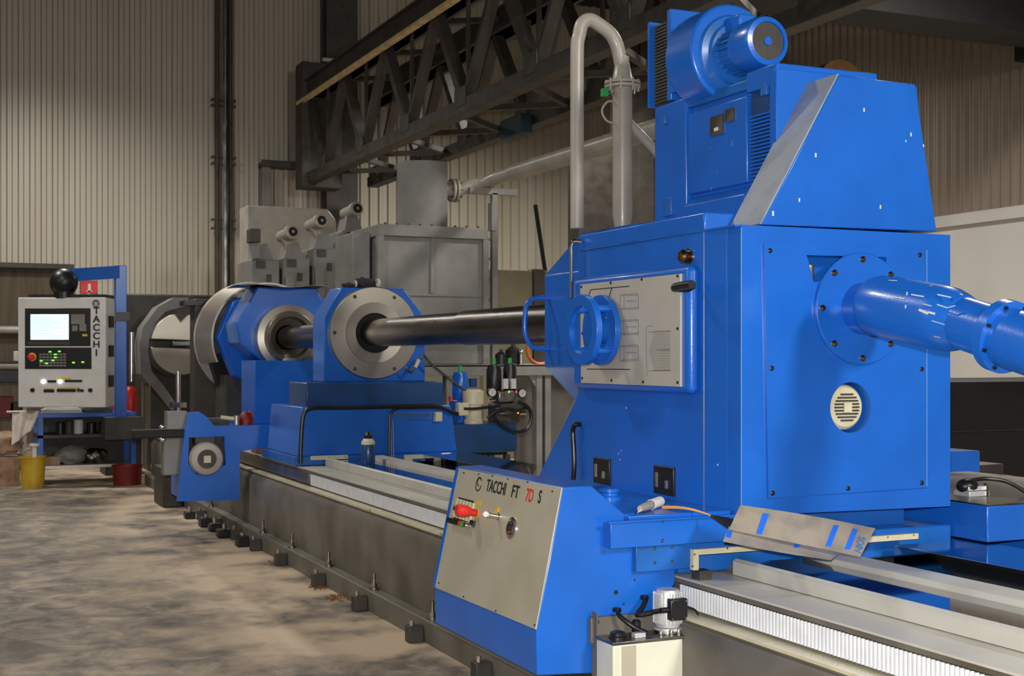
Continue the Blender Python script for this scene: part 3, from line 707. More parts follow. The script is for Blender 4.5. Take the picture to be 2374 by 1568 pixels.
# hose at the foot
hb = [HX(1334, 985, 2.95), HX(1328, 1000, 2.95), HX(1330, 1040, 2.95), HX(1331, 1080, 2.95), HX(1329, 1112, 2.95)]
t = tag(MB().tube([hb[0]+Vector((.03, 0, 0))]+hb, .012, 10).build('rubber_hose', BLACK), 'short black hose clipped to the far lower edge of the drill head', 'hose')

# ------------------------------------------------------------ grey filter column and bent pipe behind
yp = 6.25
xt_, xb = XA(1338, yp), XA(1443, yp)
U = thing('air_pipe', 'tall grey pipe bent over like a crook beside the drive motor', 'pipe', (xt_, yp, gz1.z+.24))
zc = gz1.z+.245
topz = ZA(48, xt_+.1, yp)
path = [(xt_, yp, zc), (xt_, yp, zc+.5), (xt_, yp, ZA(120, xt_, yp)), (xt_+.012, yp, ZA(82, xt_, yp))]
for a, b in ((1350, 55), (1368, 46), (1390, 58), (1415, 78), (1430, 105), (1438, 140), (1441, 155)):
    p = HY(a, b, yp); path.append((p.x, p.y, p.z))
MB().tube(path, .037, 20, sm=5).build('bent_pipe', GREYP, U)
ztr = ZA(140, xb, yp); zfl = ZA(190, xb, yp)
MB().lathe((xb, yp, zfl), 'z', [(.07, 0), (.055, .02), (.036, ztr-zfl), (.036, ztr-zfl+.02)], 28).build('reducer_cone', GREYP, U)
MB().lathe((xb, yp, zfl-.035), 'z', [(0, 0), (.098, 0), (.098, .013), (.07, .013), (.07, .02), (.098, .02), (.098, .034), (0, .034)], 32).build('flange', GREYP, U)
for k in range(8):
    a = k*PI/4+.2; MB().cyl((xb+.085*math.cos(a), yp+.085*math.sin(a), zfl-.055), (xb+.085*math.cos(a), yp+.085*math.sin(a), zfl+.012), .008, n=8).build('flange_bolt', STEEL, U)
MB().lathe((xb, yp, zc), 'z', [(0, 0), (.04, .0), (.053, .08), (.053, zfl-.035-zc), (0, zfl-.035-zc)], 28).build('filter_column', GREYP, U)
p0 = HY(1458, 285, yp); p1 = HY(1520, 350, yp)
MB().tube([Vector((xb, yp, p0.z)), p0, p1, p1+Vector((.2, 0, -.25))], .026, 16, sm=0).build('side_branch', GREYP, U)
p0 = HY(1405, 257, yp)
MB().tube([(xb-.04, yp, p0.z+.055), (xb-.09, yp, p0.z+.05), (xb-.125, yp, p0.z), (xb-.1, yp, p0.z-.05), (xb-.05, yp, p0.z-.06), (xb-.04, yp, p0.z-.02)], .006, 8).build('hose_loop', GREYP, U)
p0 = HY(1399, 215, yp); MB().box(p0.x-.012, p0.x+.02, yp-.02, yp+.01, p0.z-.02, p0.z+.02).build('green_valve', GREEN, U, label='small green valve')
MB().cyl((xb-.05, yp, p0.z+.0), (p0.x, yp, p0.z), .006).build('valve_stem', STEEL, U)

# ============================================================ OPERATING CONSOLE
YK, YK2 = 4.5, 5.575
xb0, zb0 = XA(1245, YK), ZA(1567, XA(1245, YK), YK)
xm, zm = XA(1243, YK), ZA(1460, XA(1243, YK), YK)
xt, zt = XA(1305, YK), ZA(1130, XA(1305, YK), YK)
x4 = XA(1372, YK); x5, z5 = XA(1447, YK), ZA(1192, XA(1447, YK), YK)
O = thing('operating_console', 'slant-fronted blue console with silver panel hanging beside the drill head', 'control console', (2.4, 5.0, zb0))
prof = [(xb0, zb0), (xm, zm), (xt, zt), (x4, zt), (x5, z5), (2.56, z5), (2.56, .87), (2.745, .80), (2.745, .70), (2.655, .59), (2.655, .36)]
MB().prism(prof, 'y', YK, YK2).build('console_body', BLUE, O, bev=.005)
upv = Vector((xt-xm, 0, zt-zm)).normalized(); nv = Vector((-upv.z, 0, upv.x)); rv = Vector((0, -1, 0))
pm = Vector((xm, YK, zm))
def onp(a, b, off=0.0):
    return hit(a, b, pm+nv*.004, nv)+nv*off
cs = [hit(a, b, pm, nv) for a, b in ((1243, 1460), (1304, 1132), (1066, 1086), (1010, 1363))]
MB().solid([c+nv*.004 for c in cs], [c-nv*.002 for c in cs]).build('silver_panel', SILV, O, bev=.001, label='satin silver sheet panel')
cs2 = [hit(a, b, pm, nv) for a, b in ((1066, 1086), (1060, 1084), (1005, 1362), (1010, 1363))]
MB().solid([c+nv*.006 for c in cs2], [c-nv*.002 for c in cs2]).build('edge_strip', BLUE, O)
def plate_text(s, a, b, size, m, sx=.8, bold=.0006):
    p = onp(a, b, .001); text(s, size, m, O, 'lettering', p, rv, upv, .0006, sx, 'LEFT', bold)
d0 = 5.6
for s, a, b, m_ in (('TACCHI', 1126, 1138, BLKL), ('FT', 1184, 1152, BLKL), ('7D', 1217, 1161, REDL), ('S', 1246, 1166, BLKL)):
    plate_text(s, a, b, .072, m_, {'TACCHI': .78, 'FT': .95, '7D': .8, 'S': .8}[s], .0012)
def arc(parent, c, R0, a0, a1, wd, m, name, n=24):
    mm = MB(); pts = []
    for k in range(n+1):
        a = a0+(a1-a0)*k/n; pts.append((c+(rv*math.cos(a)+upv*math.sin(a))*(R0+wd/2), c+(rv*math.cos(a)+upv*math.sin(a))*(R0-wd/2)))
    A_ = [p[0] for p in pts]+[p[1] for p in reversed(pts)]
    for k in range(n):
        q = [pts[k][0], pts[k+1][0], pts[k+1][1], pts[k][1]]
        mm.solid([x+nv*.0012 for x in q], [x-nv*.001 for x in q])
    return mm.build(name, m, parent)
lc = onp(1110, 1123)
arc(O, lc, .029, .6, 2*PI-.1, .006, BLKL, 'logo_ring'); arc(O, lc+upv*.01, .017, PI*.3, PI*1.6, .005, BLKL, 'logo_ring')
# push button blocks
def cylp(p, r, h, m, name, parent=O, n=20, taper=1.0, off=0):
    return MB().lathe(p+nv*off, nv, [(0, 0), (r, 0), (r*taper, h), (0, h)], n).build(name, m, parent)
for row, (a0, b0, a1, b1) in enumerate(((1061, 1163, 1097, 1174), (1054, 1192, 1090, 1204))):
    for k in range(6):
        p = onp(a0+(a1-a0)*k/5, b0+(b1-b0)*k/5)
        MB().solid([p+rv*x+upv*y+nv*.006 for x, y in ((-.011, -.013), (.011, -.013), (.011, .013), (-.011, .013))], [p+rv*x+upv*y for x, y in ((-.012, -.015), (.012, -.015), (.012, .015), (-.012, .015))]).build('button_label', YLAB if 0 else CREAM, O)
    p = onp((a0+a1)/2, (b0+b1)/2)
    MB().solid([p+rv*x+upv*y+nv*.002 for x, y in ((-.09, -.021), (.09, -.021), (.09, .021), (-.09, .021))], [p+rv*x+upv*y-nv*.001 for x, y in ((-.09, -.021), (.09, -.021), (.09, .021), (-.09, .021))]).build('label_back', BLACK, O)
for k, m_ in enumerate((BLACK, BLACK, BLACK, BLACK, RED, GREEN, CHROME)):
    a = 1046+k*6.6; b = 1206+k*1.9; p = onp(a+4, b+2)
    cylp(p, .0125, .028, m_, 'push_button', taper=.92)
# switch row in the upper block
for k, m_ in enumerate((CHROME, BLACK, DRED)):
    p = onp(1062+k*8, 1180+k*2); cylp(p, .011, .02, m_, 'push_button')
ep = onp(1104, 1190)
arc(O, ep, .024, 0, 2*PI, .008, YLAB, 'yellow_ring')
MB().lathe(ep, nv, [(.016, 0), (.016, .03), (.020, .032), (.026, .05), (.027, .085), (.020, .094), (0, .098)], 26).build('emergency_stop', RED, O, label='red mushroom emergency stop button')
p = onp(1110, 1166); MB().solid([p+rv*x+upv*y+nv*.001 for x, y in ((-.025, -.01), (.025, -.01), (.025, .01), (-.025, .01))], [p+rv*x+upv*y for x, y in ((-.025, -.01), (.025, -.01), (.025, .01), (-.025, .01))]).build('warning_label', YLAB, O)
kp = onp(1156, 1198)
MB().lathe(kp, nv, [(.017, 0), (.017, .004), (.013, .005), (.013, .05), (0, .052)], 20).build('key_switch', CHROME, O)
MB().lathe(kp+nv*.06, rv, [(0, -.002), (.012, -.002), (.012, .002), (0, .002)], 18).build('key', WHITE, O)
p = onp(1153, 1184); MB().solid([p+rv*x+upv*y+nv*.003 for x, y in ((-.014, -.013), (.014, -.013), (.014, .013), (-.014, .013))], [p+rv*x+upv*y for x, y in ((-.014, -.013), (.014, -.013), (.014, .013), (-.014, .013))]).build('switch_label', YLAB, O)
p = onp(1098, 1215); MB().solid([p+rv*x+upv*y+nv*.012 for x, y in ((-.02, -.014), (.02, -.014), (.02, .014), (-.02, .014))], [p+rv*x+upv*y for x, y in ((-.02, -.014), (.02, -.014), (.02, .014), (-.02, .014))]).build('selector_switch', BLACK, O)
dp = onp(1187, 1225)
MB().lathe(dp, nv, [(.045, 0), (.045, .006), (.036, .009), (0, .009)], 36).build('round_dial', CHROME, O)
for rr, m_, a0, a1 in ((.026, BLKL, .3, 5.6), (.016, BLKL, -.8, 3.6)):
    o = arc(O, dp+nv*.0095, rr, a0, a1, .006, m_, 'dial_mark')
arc(O, dp+nv*.0095, .021, 4.0, 5.6, .004, REDL, 'dial_mark')
screws(O, [onp(a, b) for a, b in ((1076, 1097), (1110, 1100), (1142, 1104), (1178, 1111), (1224, 1118), (1281, 1140), (1240, 1450), (1150, 1417), (1075, 1384), (1018, 1352))], nv, .004, .004, BLACK, 'panel_screw')
# channel, bracket and holes on the near side
cz0, cz1 = ZA(1264, 2.6, 4.48), ZA(1205, 2.6, 4.48)
MB().box(XA(1416, 4.44), 3.1, 4.44, 4.52, cz0, cz1).build('cable_channel', BLUE, O, bev=.002)
MB().box(XA(1410, 4.43), 3.1, 4.425, 4.445, cz1, cz1+.006).build('channel_lid', BLUE, O)
MB().box(XA(1475, 4.47), 2.83, 4.47, 4.53, ZA(1325, 2.6, 4.48), cz0).build('mounting_plate', BLUE_W, O, bev=.002)
screws(O, [(HY(a, b, 4.44).x, 4.44, HY(a, b, 4.44).z) for a, b in ((1536, 1208), (1536, 1254))], (0, -1, 0), .007, .006)
screws(O, [(HY(a, b, 4.47).x, 4.47, HY(a, b, 4.47).z) for a, b in ((1518, 1272), (1518, 1305), (1558, 1269), (1558, 1302))], (0, -1, 0), .006, .005)
for a, b, r in ((1428, 1374, .009), (1471, 1345, .004), (1446, 1401, .004)):
    p = HY(a, b, YK); MB().cyl(p+Vector((0, .01, 0)), p-Vector((0, .0015, 0)), r, n=16).build('screw_hole', BLACKM, O)
# carriage shelf between console and housing
zsf = z5
MB().box(x5, 2.98, 4.46, 5.60, cz1+.002, cz1+.02).build('shelf', BLUE, O, bev=.004)

# ------------------------------------------------------------ grease pump unit
Tk = thing('hydraulic_tank_unit', 'small cream oil tank with a ribbed pump motor on the near side of the console', 'hydraulic unit', (2.53, 4.4, .28))
tx0, tx1, ty0, ty1, tz = 2.365, 2.70, 4.32, 4.455, .522
MB().box(tx0, tx1, ty0, ty1, .27, tz).build('tank', WHITEC, Tk, bev=.006)
MB().box(tx0-.004, tx1+.006, ty0-.006, ty1, tz, tz+.012).build('tank_lid', STEELD, Tk, bev=.002)
MB().box(XA(1366, 4.49), XA(1600, 4.49), 4.475, 4.498, .50, ZA(1425, 2.5, 4.49)).build('back_plate', BEDG, Tk, bev=.002)
MB().box(tx0, tx0+.004, 4.45, 4.49, .35, .62).build('side_bracket', BEDG, Tk)
MB().box(XA(1442, 4.318), XA(1474, 4.318), 4.315, 4.322, .28, .515).build('level_gauge', SILV, Tk, label='grey oil level strip')
mcx, mcy = XA(1548, 4.40), 4.40
mzb, mzt = tz+.035, ZA(1366, mcx, mcy)
mm = MB().lathe((mcx, mcy, mzb), 'z', [(0, 0), (.046, 0), (.050, .01), (.047, mzt-mzb-.008), (.042, mzt-mzb), (0, mzt-mzb)], 32)
for k in range(26):
    a = 2*PI*k/26; u_ = Vector((math.cos(a), math.sin(a), 0)); c_ = Vector((mcx, mcy, 0))+u_*.050
    mm.bar(c_+Vector((0, 0, mzb+.015)), c_*1+Vector((0, 0, mzt-.012)), .0045, .014, up=u_)
mm.build('pump_motor', ALU, Tk)
MB().lathe((mcx, mcy, tz+.012), 'z', [(0, 0), (.034, 0), (.034, .008), (.056, .012), (.056, .02), (0, .022)], 28).build('motor_flange', ALU, Tk)
jc = HY(1572, 1414, 4.335)
jb = MB().box(jc.x-.038, jc.x+.038, 4.325, 4.365, jc.z-.040, jc.z+.042).build('junction_box', BLACK, Tk, bev=.005)
screws(jb, [(jc.x+x*.03, 4.325, jc.z+z*.033) for x in (-1, 1) for z in (-1, 1)], (0, -1, 0), .004, .003, CHROME)
MB().cyl((jc.x-.038, 4.345, jc.z), (jc.x-.072, 4.345, jc.z+.0), .011, n=14).build('cable_gland', BLACK, jb)
# cables and fill cap
p0 = HY(1487, 1386, 4.5); pa_ = HY(1497, 1390, 4.46); pb = HY(1490, 1407, 4.44); pc = HY(1477, 1424, 4.42); pd = HY(1510, 1420, 4.38); pe = Vector((jc.x-.07, 4.345, jc.z))
MB().tube([p0, p0+Vector((.01, -.02, .004)), pa_, pb, pc, HY(1483, 1426, 4.40), pd, pe], .010, 10).build('power_cable', BLACK, Tk)
p0 = HY(1423, 1414, 4.5); 
MB().tube([p0, p0+Vector((.008, -.03, .004)), HY(1433, 1424, 4.45), HY(1450, 1440, 4.42), HY(1475, 1457, 4.39), HY(1500, 1468, 4.36)], .009, 10).build('signal_cable', BLACK, Tk)
MB().tube([(jc.x+.038, 4.345, jc.z+.01), HY(1612, 1415, 4.345), HY(1620, 1435, 4.345), HY(1619, 1458, 4.345), HY(1605, 1470, 4.345), HY(1597, 1473, 4.345)], .0035, 8).build('drain_wire', BLACK, Tk)
p = HY(1436, 1468, 4.37); MB().lathe((p.x, 4.385, tz+.012), 'z', [(0, 0), (.034, 0), (.034, .006), (.028, .010), (.028, .022), (.018, .026), (0, .026)], 28).build('filler_cap', BLACK, Tk)
p = HY(1475, 1443, 4.43); MB().lathe((p.x, 4.43, tz+.012), 'z', [(0, 0), (.018, 0), (.018, .045), (.012, .052), (0, .052)], 20).build('pressure_switch', BLACK, Tk)
MB().box(XA(1468, 4.36), XA(1493, 4.36), 4.345, 4.375, tz+.012, tz+.03).build('valve_block', ALU, Tk, bev=.002)
for a in (1532, 1556, 1573): 
    MB().lathe((XA(a, 4.34), 4.34, tz+.012), 'z', [(0, 0), (.009, 0), (.009, .016), (.006, .022), (0, .022)], 12).build('oil_fitting', CHROME, Tk)
p = HY(1590, 1475, 4.34); MB().cyl((p.x-.022, 4.34, p.z+.004), (p.x+.02, 4.34, p.z+.008), .008, n=14).build('oil_fitting', CHROME, Tk)
screws(Tk, [HY(1385, 1443, 4.475)], (0, -1, 0), .008, .006)

# ------------------------------------------------------------ wipers on the carriage
Wp = thing('way_wiper', 'cream angled wiper strip of the drill head carriage above the near guide rail', 'wiper', (2.9, 4.42, .8), 'carriage wipers')
a_, b_2 = HY(1603, 1274, 4.40), HY(1768, 1256, 4.40)
MB().box(a_.x, b_2.x, 4.385, 4.41, a_.z-.022, a_.z+.0).build('top_strip', CREAM, Wp, bev=.001)
MB().box(a_.x, a_.x+.025, 4.385, 4.41, HY(1603, 1322, 4.40).z, a_.z-.021).build('side_strip', CREAM, Wp, bev=.001)
MB().box(2.775, 2.83, 4.37, 4.43, .728, .765).build('shoe', DARK, Wp)
screws(Wp, [HY(1610, 1286, 4.385), HY(1606, 1314, 4.385), HY(1686, 1272, 4.385), HY(1750, 1265, 4.385)], (0, -1, 0), .004, .003)
Wq = thing('way_wiper', 'cream angled wiper strip right of the leaning tinplate sheet', 'wiper', (3.7, 4.42, .8), 'carriage wipers')
a_, b_2 = HY(2005, 1252, 4.40), HY(2124, 1236, 4.40)
MB().box(a_.x-.05, b_2.x, 4.385, 4.41, b_2.z-.024, b_2.z).build('top_strip', CREAM, Wq, bev=.001)
screws(Wq, [HY(2058, 1246, 4.385), HY(2118, 1241, 4.385)], (0, -1, 0), .004, .003)

# ------------------------------------------------------------ tinplate sheet lying on the bed
Sh = thing('folded_tinplate', 'folded tinplate sheet with blue printed stripes lying on the polished bed cover', 'metal sheet', (3.2, 4.15, .78))
q = [HY(1716, 1172, 4.22), HY(2029, 1226, 4.02), HY(1994, 1292, 3.95), HY(1690, 1228, 4.16)]
mid = (q[0]+q[1])/2+Vector((0, 0, .004))
def up_sheet(u_, v_):
    a = q[0].lerp(q[1], u_); b = q[3].lerp(q[2], u_); p = a.lerp(b, v_)
    return p+Vector((0, 0, .006*math.sin(PI*u_)*(1-v_)))
sh = MB().grid(up_sheet, 24, 6, .0012).build('printed_sheet', SHEET, Sh, ang=60)
q2 = [HY(1690, 1221, 4.19), HY(1960, 1268, 4.06), HY(1926, 1299, 3.98), HY(1676, 1256, 4.12)]
lo = MB().grid(lambda u_, v_: q2[0].lerp(q2[1], u_).lerp(q2[3].lerp(q2[2], u_), v_)+Vector((0, 0, -.004*math.sin(PI*u_))), 16, 4, .0012).build('lower_leaf', SHEET, Sh, ang=60)
n_s = (q[1]-q[0]).cross(q[3]-q[0]).normalized()
if n_s.dot(-ray(1860, 1230)) < 0: n_s = -n_s
def stripe(parent, pts, base, nrm, m, name):
    g_ = [hit(a, b, base, nrm) for a, b in pts]
    return MB().solid([p+nrm*.0016 for p in g_], [p-nrm*.0005 for p in g_]).build(name, m, parent)
def bump(u_): return Vector((0, 0, .006*math.sin(PI*u_)*.5))
for pts, u_ in ((((1769, 1190), (1783, 1193), (1766, 1240), (1753, 1238)), .17), (((1932, 1218), (1945, 1219), (1926, 1269), (1913, 1267)), .73), (((1977, 1226), (1989, 1228), (1971, 1275), (1957, 1275)), .87)):
    stripe(sh, pts, q[0]+n_s*.004, n_s, BLUL, 'blue_stripe')
n_l = (q2[1]-q2[0]).cross(q2[3]-q2[0]).normalized()
if n_l.dot(-ray(1860, 1230)) < 0: n_l = -n_l
for pts in (((1686, 1231), (1698, 1232), (1694, 1248), (1683, 1246)), ((1843, 1257), (1856, 1259), (1850, 1273), (1839, 1271)), ((1886, 1265), (1898, 1267), (1893, 1281), (1882, 1279))):
    stripe(lo, pts, q2[0]+n_l*.002, n_l, BLUL, 'blue_stripe')
tr = (hit(2002, 1252, q[0], n_s)-hit(1994, 1282, q[0], n_s)).normalized(); tu = n_s.cross(tr)
text('NIOS', .036, BLUT, sh, 'lettering', hit(1997, 1284, q[0]+n_s*.009, n_s), tr, tu, .0006, 1.0, 'LEFT', .0004)

# tape tube and abrasive paper on the shelf
pz = cz1+.02
p0 = HZ(1478, 1182, pz+.018); p1 = HZ(1530, 1163, pz+.022)
t = thing('sealant_tube', 'squeezed grey and white tube lying on the blue shelf beside the drill head', 'tube', (p0+p1)/2-Vector((0, 0, .02)))
dvt = (p1-p0).normalized()
MB().tube([p0+dvt*.03, p0+dvt*.06, p0.lerp(p1, .6)], lambda t_: .012+.008*t_, 14, sm=0).build('tube_body', GREYP, t)
MB().cyl(p0.lerp(p1, .58), p1, .021, n=20).build('tube_collar', PAPER, t)
MB().solid([p0+Vector((0, 0, -.012)), p0+dvt*.04+Vector((.012, 0, .004)), p0+dvt*.04+Vector((-.012, 0, -.006))], [p0+Vector((0, 0, -.014)), p0+dvt*.04+Vector((.012, 0, -.004)), p0+dvt*.04+Vector((-.012, 0, -.012))]).build('tube_tip', PAPER, t)
a_, b_, c_, d_ = HY(1534, 1174, 4.62), HY(1650, 1194, 4.36), HY(1650, 1198, 4.36), HY(1536, 1181, 4.60)
def ab(u_, v_):
    p = a_.lerp(b_, u_).lerp(d_.lerp(c_, u_), v_); return p+Vector((0, 0, .012*math.sin(PI*u_)))
def ab2(u_, v_):
    a = [HY(1648, 1194, 4.36), HY(1705, 1205, 4.27), HY(1716, 1224, 4.2), HY(1690, 1228, 4.18)]
    return a[0].lerp(a[1], u_).lerp((a[0]-Vector((0, 0, .01))).lerp(a[3], u_), v_)
t = thing('abrasive_paper', 'curled orange abrasive paper strip running from the tube to the tinplate', 'abrasive paper', HY(1600, 1190, 4.45))
MB().grid(ab, 16, 3, .002).build('orange_side', TPAPER, t, ang=60)
MB().grid(ab2, 8, 3, .002).build('black_side', BLACKM, t, ang=60)
# blue round stack shaped to imitate a reflection at the shelf
p = HZ(1418, 1150, cz1+.1)
t = tag(MB().lathe((2.72, 5.0, cz1+.02), 'z', [(0, 0), (.05, 0), (.05, .015), (.038, .02), (.038, .032), (.045, .036), (.045, .05), (0, .054)], 28).build('reflection_stack', BLUE), 'blue round stack standing in for a reflection on the shelf behind the console', 'fitting')

# ------------------------------------------------------------ blue units to the right of the housing
Rb = thing('blue_side_cabinet', 'glossy blue low cabinet right of the drill head with a cable socket on top', 'cabinet', (4.5, 4.8, .3))
rx = 4.17; ry = YA(2289, rx); rz = ZA(1174, rx, ry)
MB().box(rx, 5.3, ry, 5.6, .805, rz).build('cabinet_body', BLUE, Rb, bev=.006)
MB().box(4.55, 5.3, ry, 5.6, .30, .803).build('lower_body', BLUE, Rb, bev=.006)
MB().box(rx-.004, 5.3, ry-.004, 5.6, rz, rz+.006).build('top_plate', STEELD, Rb)
MB().box(4.6, 5.2, ry+.1, 5.4, 0, .30).build('plinth', DARK, Rb)
sp = HY(2258, 1148, 4.6)
k_ = thing('cable_socket', 'grey multi-pin cable socket with black hood on the blue side cabinet', 'connector', (sp.x, 4.62, rz+.006))
MB().box(sp.x-.065, sp.x+.055, 4.56, 4.66, rz+.006, rz+.03).build('socket_base', ALU, k_, bev=.003)
MB().box(sp.x-.06, sp.x+.05, 4.57, 4.65, rz+.032, rz+.052).build('socket_ring', ALU, k_, bev=.003)
MB().box(sp.x+.03, sp.x+.045, 4.555, 4.57, rz+.006, rz+.065).build('locking_lever', CHROME, k_)
MB().ball((sp.x-.03, 4.61, rz+.05), .05, 1.1, .9, .7).build('hood', BLACK, k_)
MB().tube([(sp.x, 4.61, rz+.075), (sp.x+.08, 4.6, rz+.08), (sp.x+.17, 4.55, rz+.06), (sp.x+.24, 4.47, rz-.02), (sp.x+.27, 4.42, rz-.16), (sp.x+.29, 4.40, rz-.3)], .009, 10).build('cable', BLACK, k_)
y_ = 5.9
p0, p1 = HY(2200, 1048, y_), HY(2272, 1050, y_)
t = tag(MB().box(p0.x-.3, p1.x, y_, y_+.35, 0, p0.z).build('blue_box', BLUE, bev=.005), 'plain blue steel box behind the low blue cabinet', 'box')
t = thing('grey_valve_block', 'stepped grey valve block behind the blue box at the right', 'machine part', (5.5, 6.7, .2))
p0, p1 = HY(2272, 1078, 6.5), HY(2328, 1082, 6.5)
MB().box(p0.x-.1, p1.x, 6.5, 6.9, .2, p0.z).build('upper_block', DARK, t, bev=.01)
p1 = HY(2352, 1103, 6.4); MB().box(p0.x-.1, p1.x, 6.4, 6.95, .2, p1.z).build('lower_block', DARK, t, bev=.01)
MB().box(p0.x-.1, p1.x+.7, 6.3, 7.1, 0, HY(2352, 1140, 6.3).z).build('foot', DARK, t)

# ============================================================ THE BAR AND THE STEADIES
t = thing('boring_bar', 'long dark turned steel bar running from the drill head through both steady rests', 'bar', (3.52, 10, 1.69))
MB().cyl((3.52, ge-.1, 1.805), (3.52, 8.55, 1.805), .122, n=48).build('thick_section', BAR, t)
MB().cyl((3.52, 8.55, 1.805), (3.52, 15.0, 1.803), .115, n=48).build('main_section', BAR, t)

def octo(cx, cz, a, zb, c=.42):
    k = a*(1-c*.6)
    return [(cx-a, zb), (cx-a, cz+a*.35), (cx-a*.45, cz+a), (cx+a*.45, cz+a), (cx+a, cz+a*.35), (cx+a, zb)]
S1 = thing('steady_rest', 'near blue steady rest with a wide steel ring and big blue base', 'steady rest', (3.52, 10.8, .77))
cz_ = 1.803
MB().prism([(3.09, 1.39), (3.09, 1.93), (3.24, 2.185), (3.80, 2.185), (3.99, 1.93), (3.99, 1.39)], 'y', 10.66, 11.0).build('ring_housing', BLUE, S1, bev=.01)
MB().lathe((3.52, 10.66, cz_), (0, -1, 0), [(.17, -.06), (.17, .05), (.255, .055), (.258, .045), (.385, .04), (.392, .03), (.392, 0)], 72, cap=False).build('steel_ring', STEEL, S1)
MB().lathe((3.52, 10.659, cz_), (0, -1, 0), [(.116, 0), (.169, 0), (.169, .008), (.116, .004)], 48, cap=False).build('inner_bush', BLACKM, S1)
screws(S1, [(3.52+.35*math.cos(a), 10.62, cz_+.35*math.sin(a)) for a in (PI/3, 2*PI/3, PI, 4*PI/3, 5*PI/3, 0)], (0, -1, 0), .016, .006, DARK, 'ring_bolt')
MB().box(XA(710, 10.4), XA(1028, 10.4), 10.4, 10.95, 1.18, 1.39).build('upper_base', TEAL, S1, bev=.01)
MB().prism([(XA(690, 10.3), .80), (XA(700, 10.3), 1.195), (XA(1045, 10.3), 1.195), (XA(1060, 10.3), .80)], 'y', 10.3, 11.3).build('lower_base', BLUE, S1, bev=.01)
MB().box(2.73, 4.14, 10.25, 11.35, .735, .80).build('slide_shoe', BLUE_W, S1)
# hoses on the steady base
pth = [HY(a, b, 10.23) for a, b in ((697, 1075), (697, 1050), (700, 990), (705, 960), (722, 947), (780, 946), (850, 945), (950, 942), (1010, 942), (1040, 952), (1062, 960))]
h = tag(MB().tube(pth, .017, 10).build('black_hose', BLACK), 'long black hose framing the upper edge of the near steady base', 'hose')
pth = [HY(a, b, 10.24) for a, b in ((902, 1115), (902, 1050), (903, 990), (905, 962), (920, 948), (960, 946), (1020, 946), (1050, 960))]
h = tag(MB().tube(pth, .012, 10).build('black_hose', BLACK), 'thinner black hose dropping down the middle of the near steady base', 'hose')
t = thing('oil_line', 'pair of thin steel oil lines with cream junction block on the steady base', 'pipe', HY(970, 965, 10.28))
MB().tube([HY(a, b, 10.25) for a, b in ((908, 1112), (907, 1000), (906, 968), (912, 962), (1000, 962))], .004, 6, sm=3).build('thin_pipe', STEEL, t)
MB().tube([HY(a, b, 10.25) for a, b in ((913, 1112), (912, 1000), (911, 978), (918, 972), (1000, 972))], .004, 6, sm=3).build('thin_pipe', STEEL, t)
p = HY(1014, 966, 10.27); MB().box(p.x-.03, p.x+.03, 10.23, 10.29, p.z-.04, p.z+.04).build('junction_block', CREAM, t, bev=.004)
t = thing('coolant_lance', 'thin crooked brass coloured tube from the steel ring down to the cream motor', 'pipe', HY(1000, 860, 10.55))
pts = [HY(a, b, 10.45) for a, b in ((942, 852), (953, 865), (963, 845), (978, 828), (985, 826), (1000, 845), (1060, 893), (1080, 905))]
MB().tube(pts, .011, 8, sm=2).build('bent_tube', STEELD, t)
p = HY(966, 844, 10.45); MB().cyl(p-Vector((.015, 0, .03)), p+Vector((.02, 0, .035)), .018, n=12).build('union_nut', CREAM, t)
# small wipers of the steady
Wr = thing('way_wiper', 'cream wiper strip at the lower left of the near steady base', 'wiper', (3, 10.2, .8), 'steady wipers')
a_, b_ = HY(721, 1067, 10.2), HY(806, 1060, 10.2)
MB().box(a_.x, b_.x, 10.19, 10.22, a_.z-.0, a_.z+.03).build('top_strip', CREAM, Wr)
screws(Wr, [HY(761, 1062, 10.19), HY(801, 1061, 10.19)], (0, -1, 0), .006, .004)
Wt = thing('way_wiper', 'cream L shaped wiper strip at the lower right of the near steady base', 'wiper', (3.7, 10.1, .8), 'steady wipers')
a_, b_ = HY(939, 1056, 10.15), HY(1025, 1052, 10.15)
MB().box(a_.x, b_.x, 10.14, 10.17, a_.z-.03, a_.z).build('top_strip', CREAM, Wt)
MB().box(a_.x, a_.x+.06, 10.14, 10.17, HY(940, 1080, 10.15).z, a_.z-.03).build('side_strip', CREAM, Wt)
MB().tube([(b_.x, 10.15, b_.z-.015), (b_.x+.1, 10.2, b_.z-.02), (b_.x+.16, 10.3, b_.z-.06)], .02, 10).build('rounded_end', WHITE, Wt)
# spray bottle on the bed
bp_ = Vector((3.18, 9.75, .775))
t = thing('spray_bottle', 'blue plastic bottle with dark cap standing on the polished bed cover', 'bottle', bp_)
MB().lathe(bp_, 'z', [(0, 0), (.05, 0), (.054, .01), (.054, .15), (.03, .19), (.02, .20), (0, .20)], 24).build('bottle_body', TEAL, t)
MB().lathe(bp_+Vector((0, 0, .148)), 'z', [(.0545, 0), (.053, .02), (.04, .04), (.032, .045)], 24, cap=False).build('label_band', CREAM, t)
MB().lathe(bp_+Vector((0, 0, .198)), 'z', [(0, 0), (.03, 0), (.034, .02), (.018, .045), (0, .05)], 18).build('cap', BLACK, t)
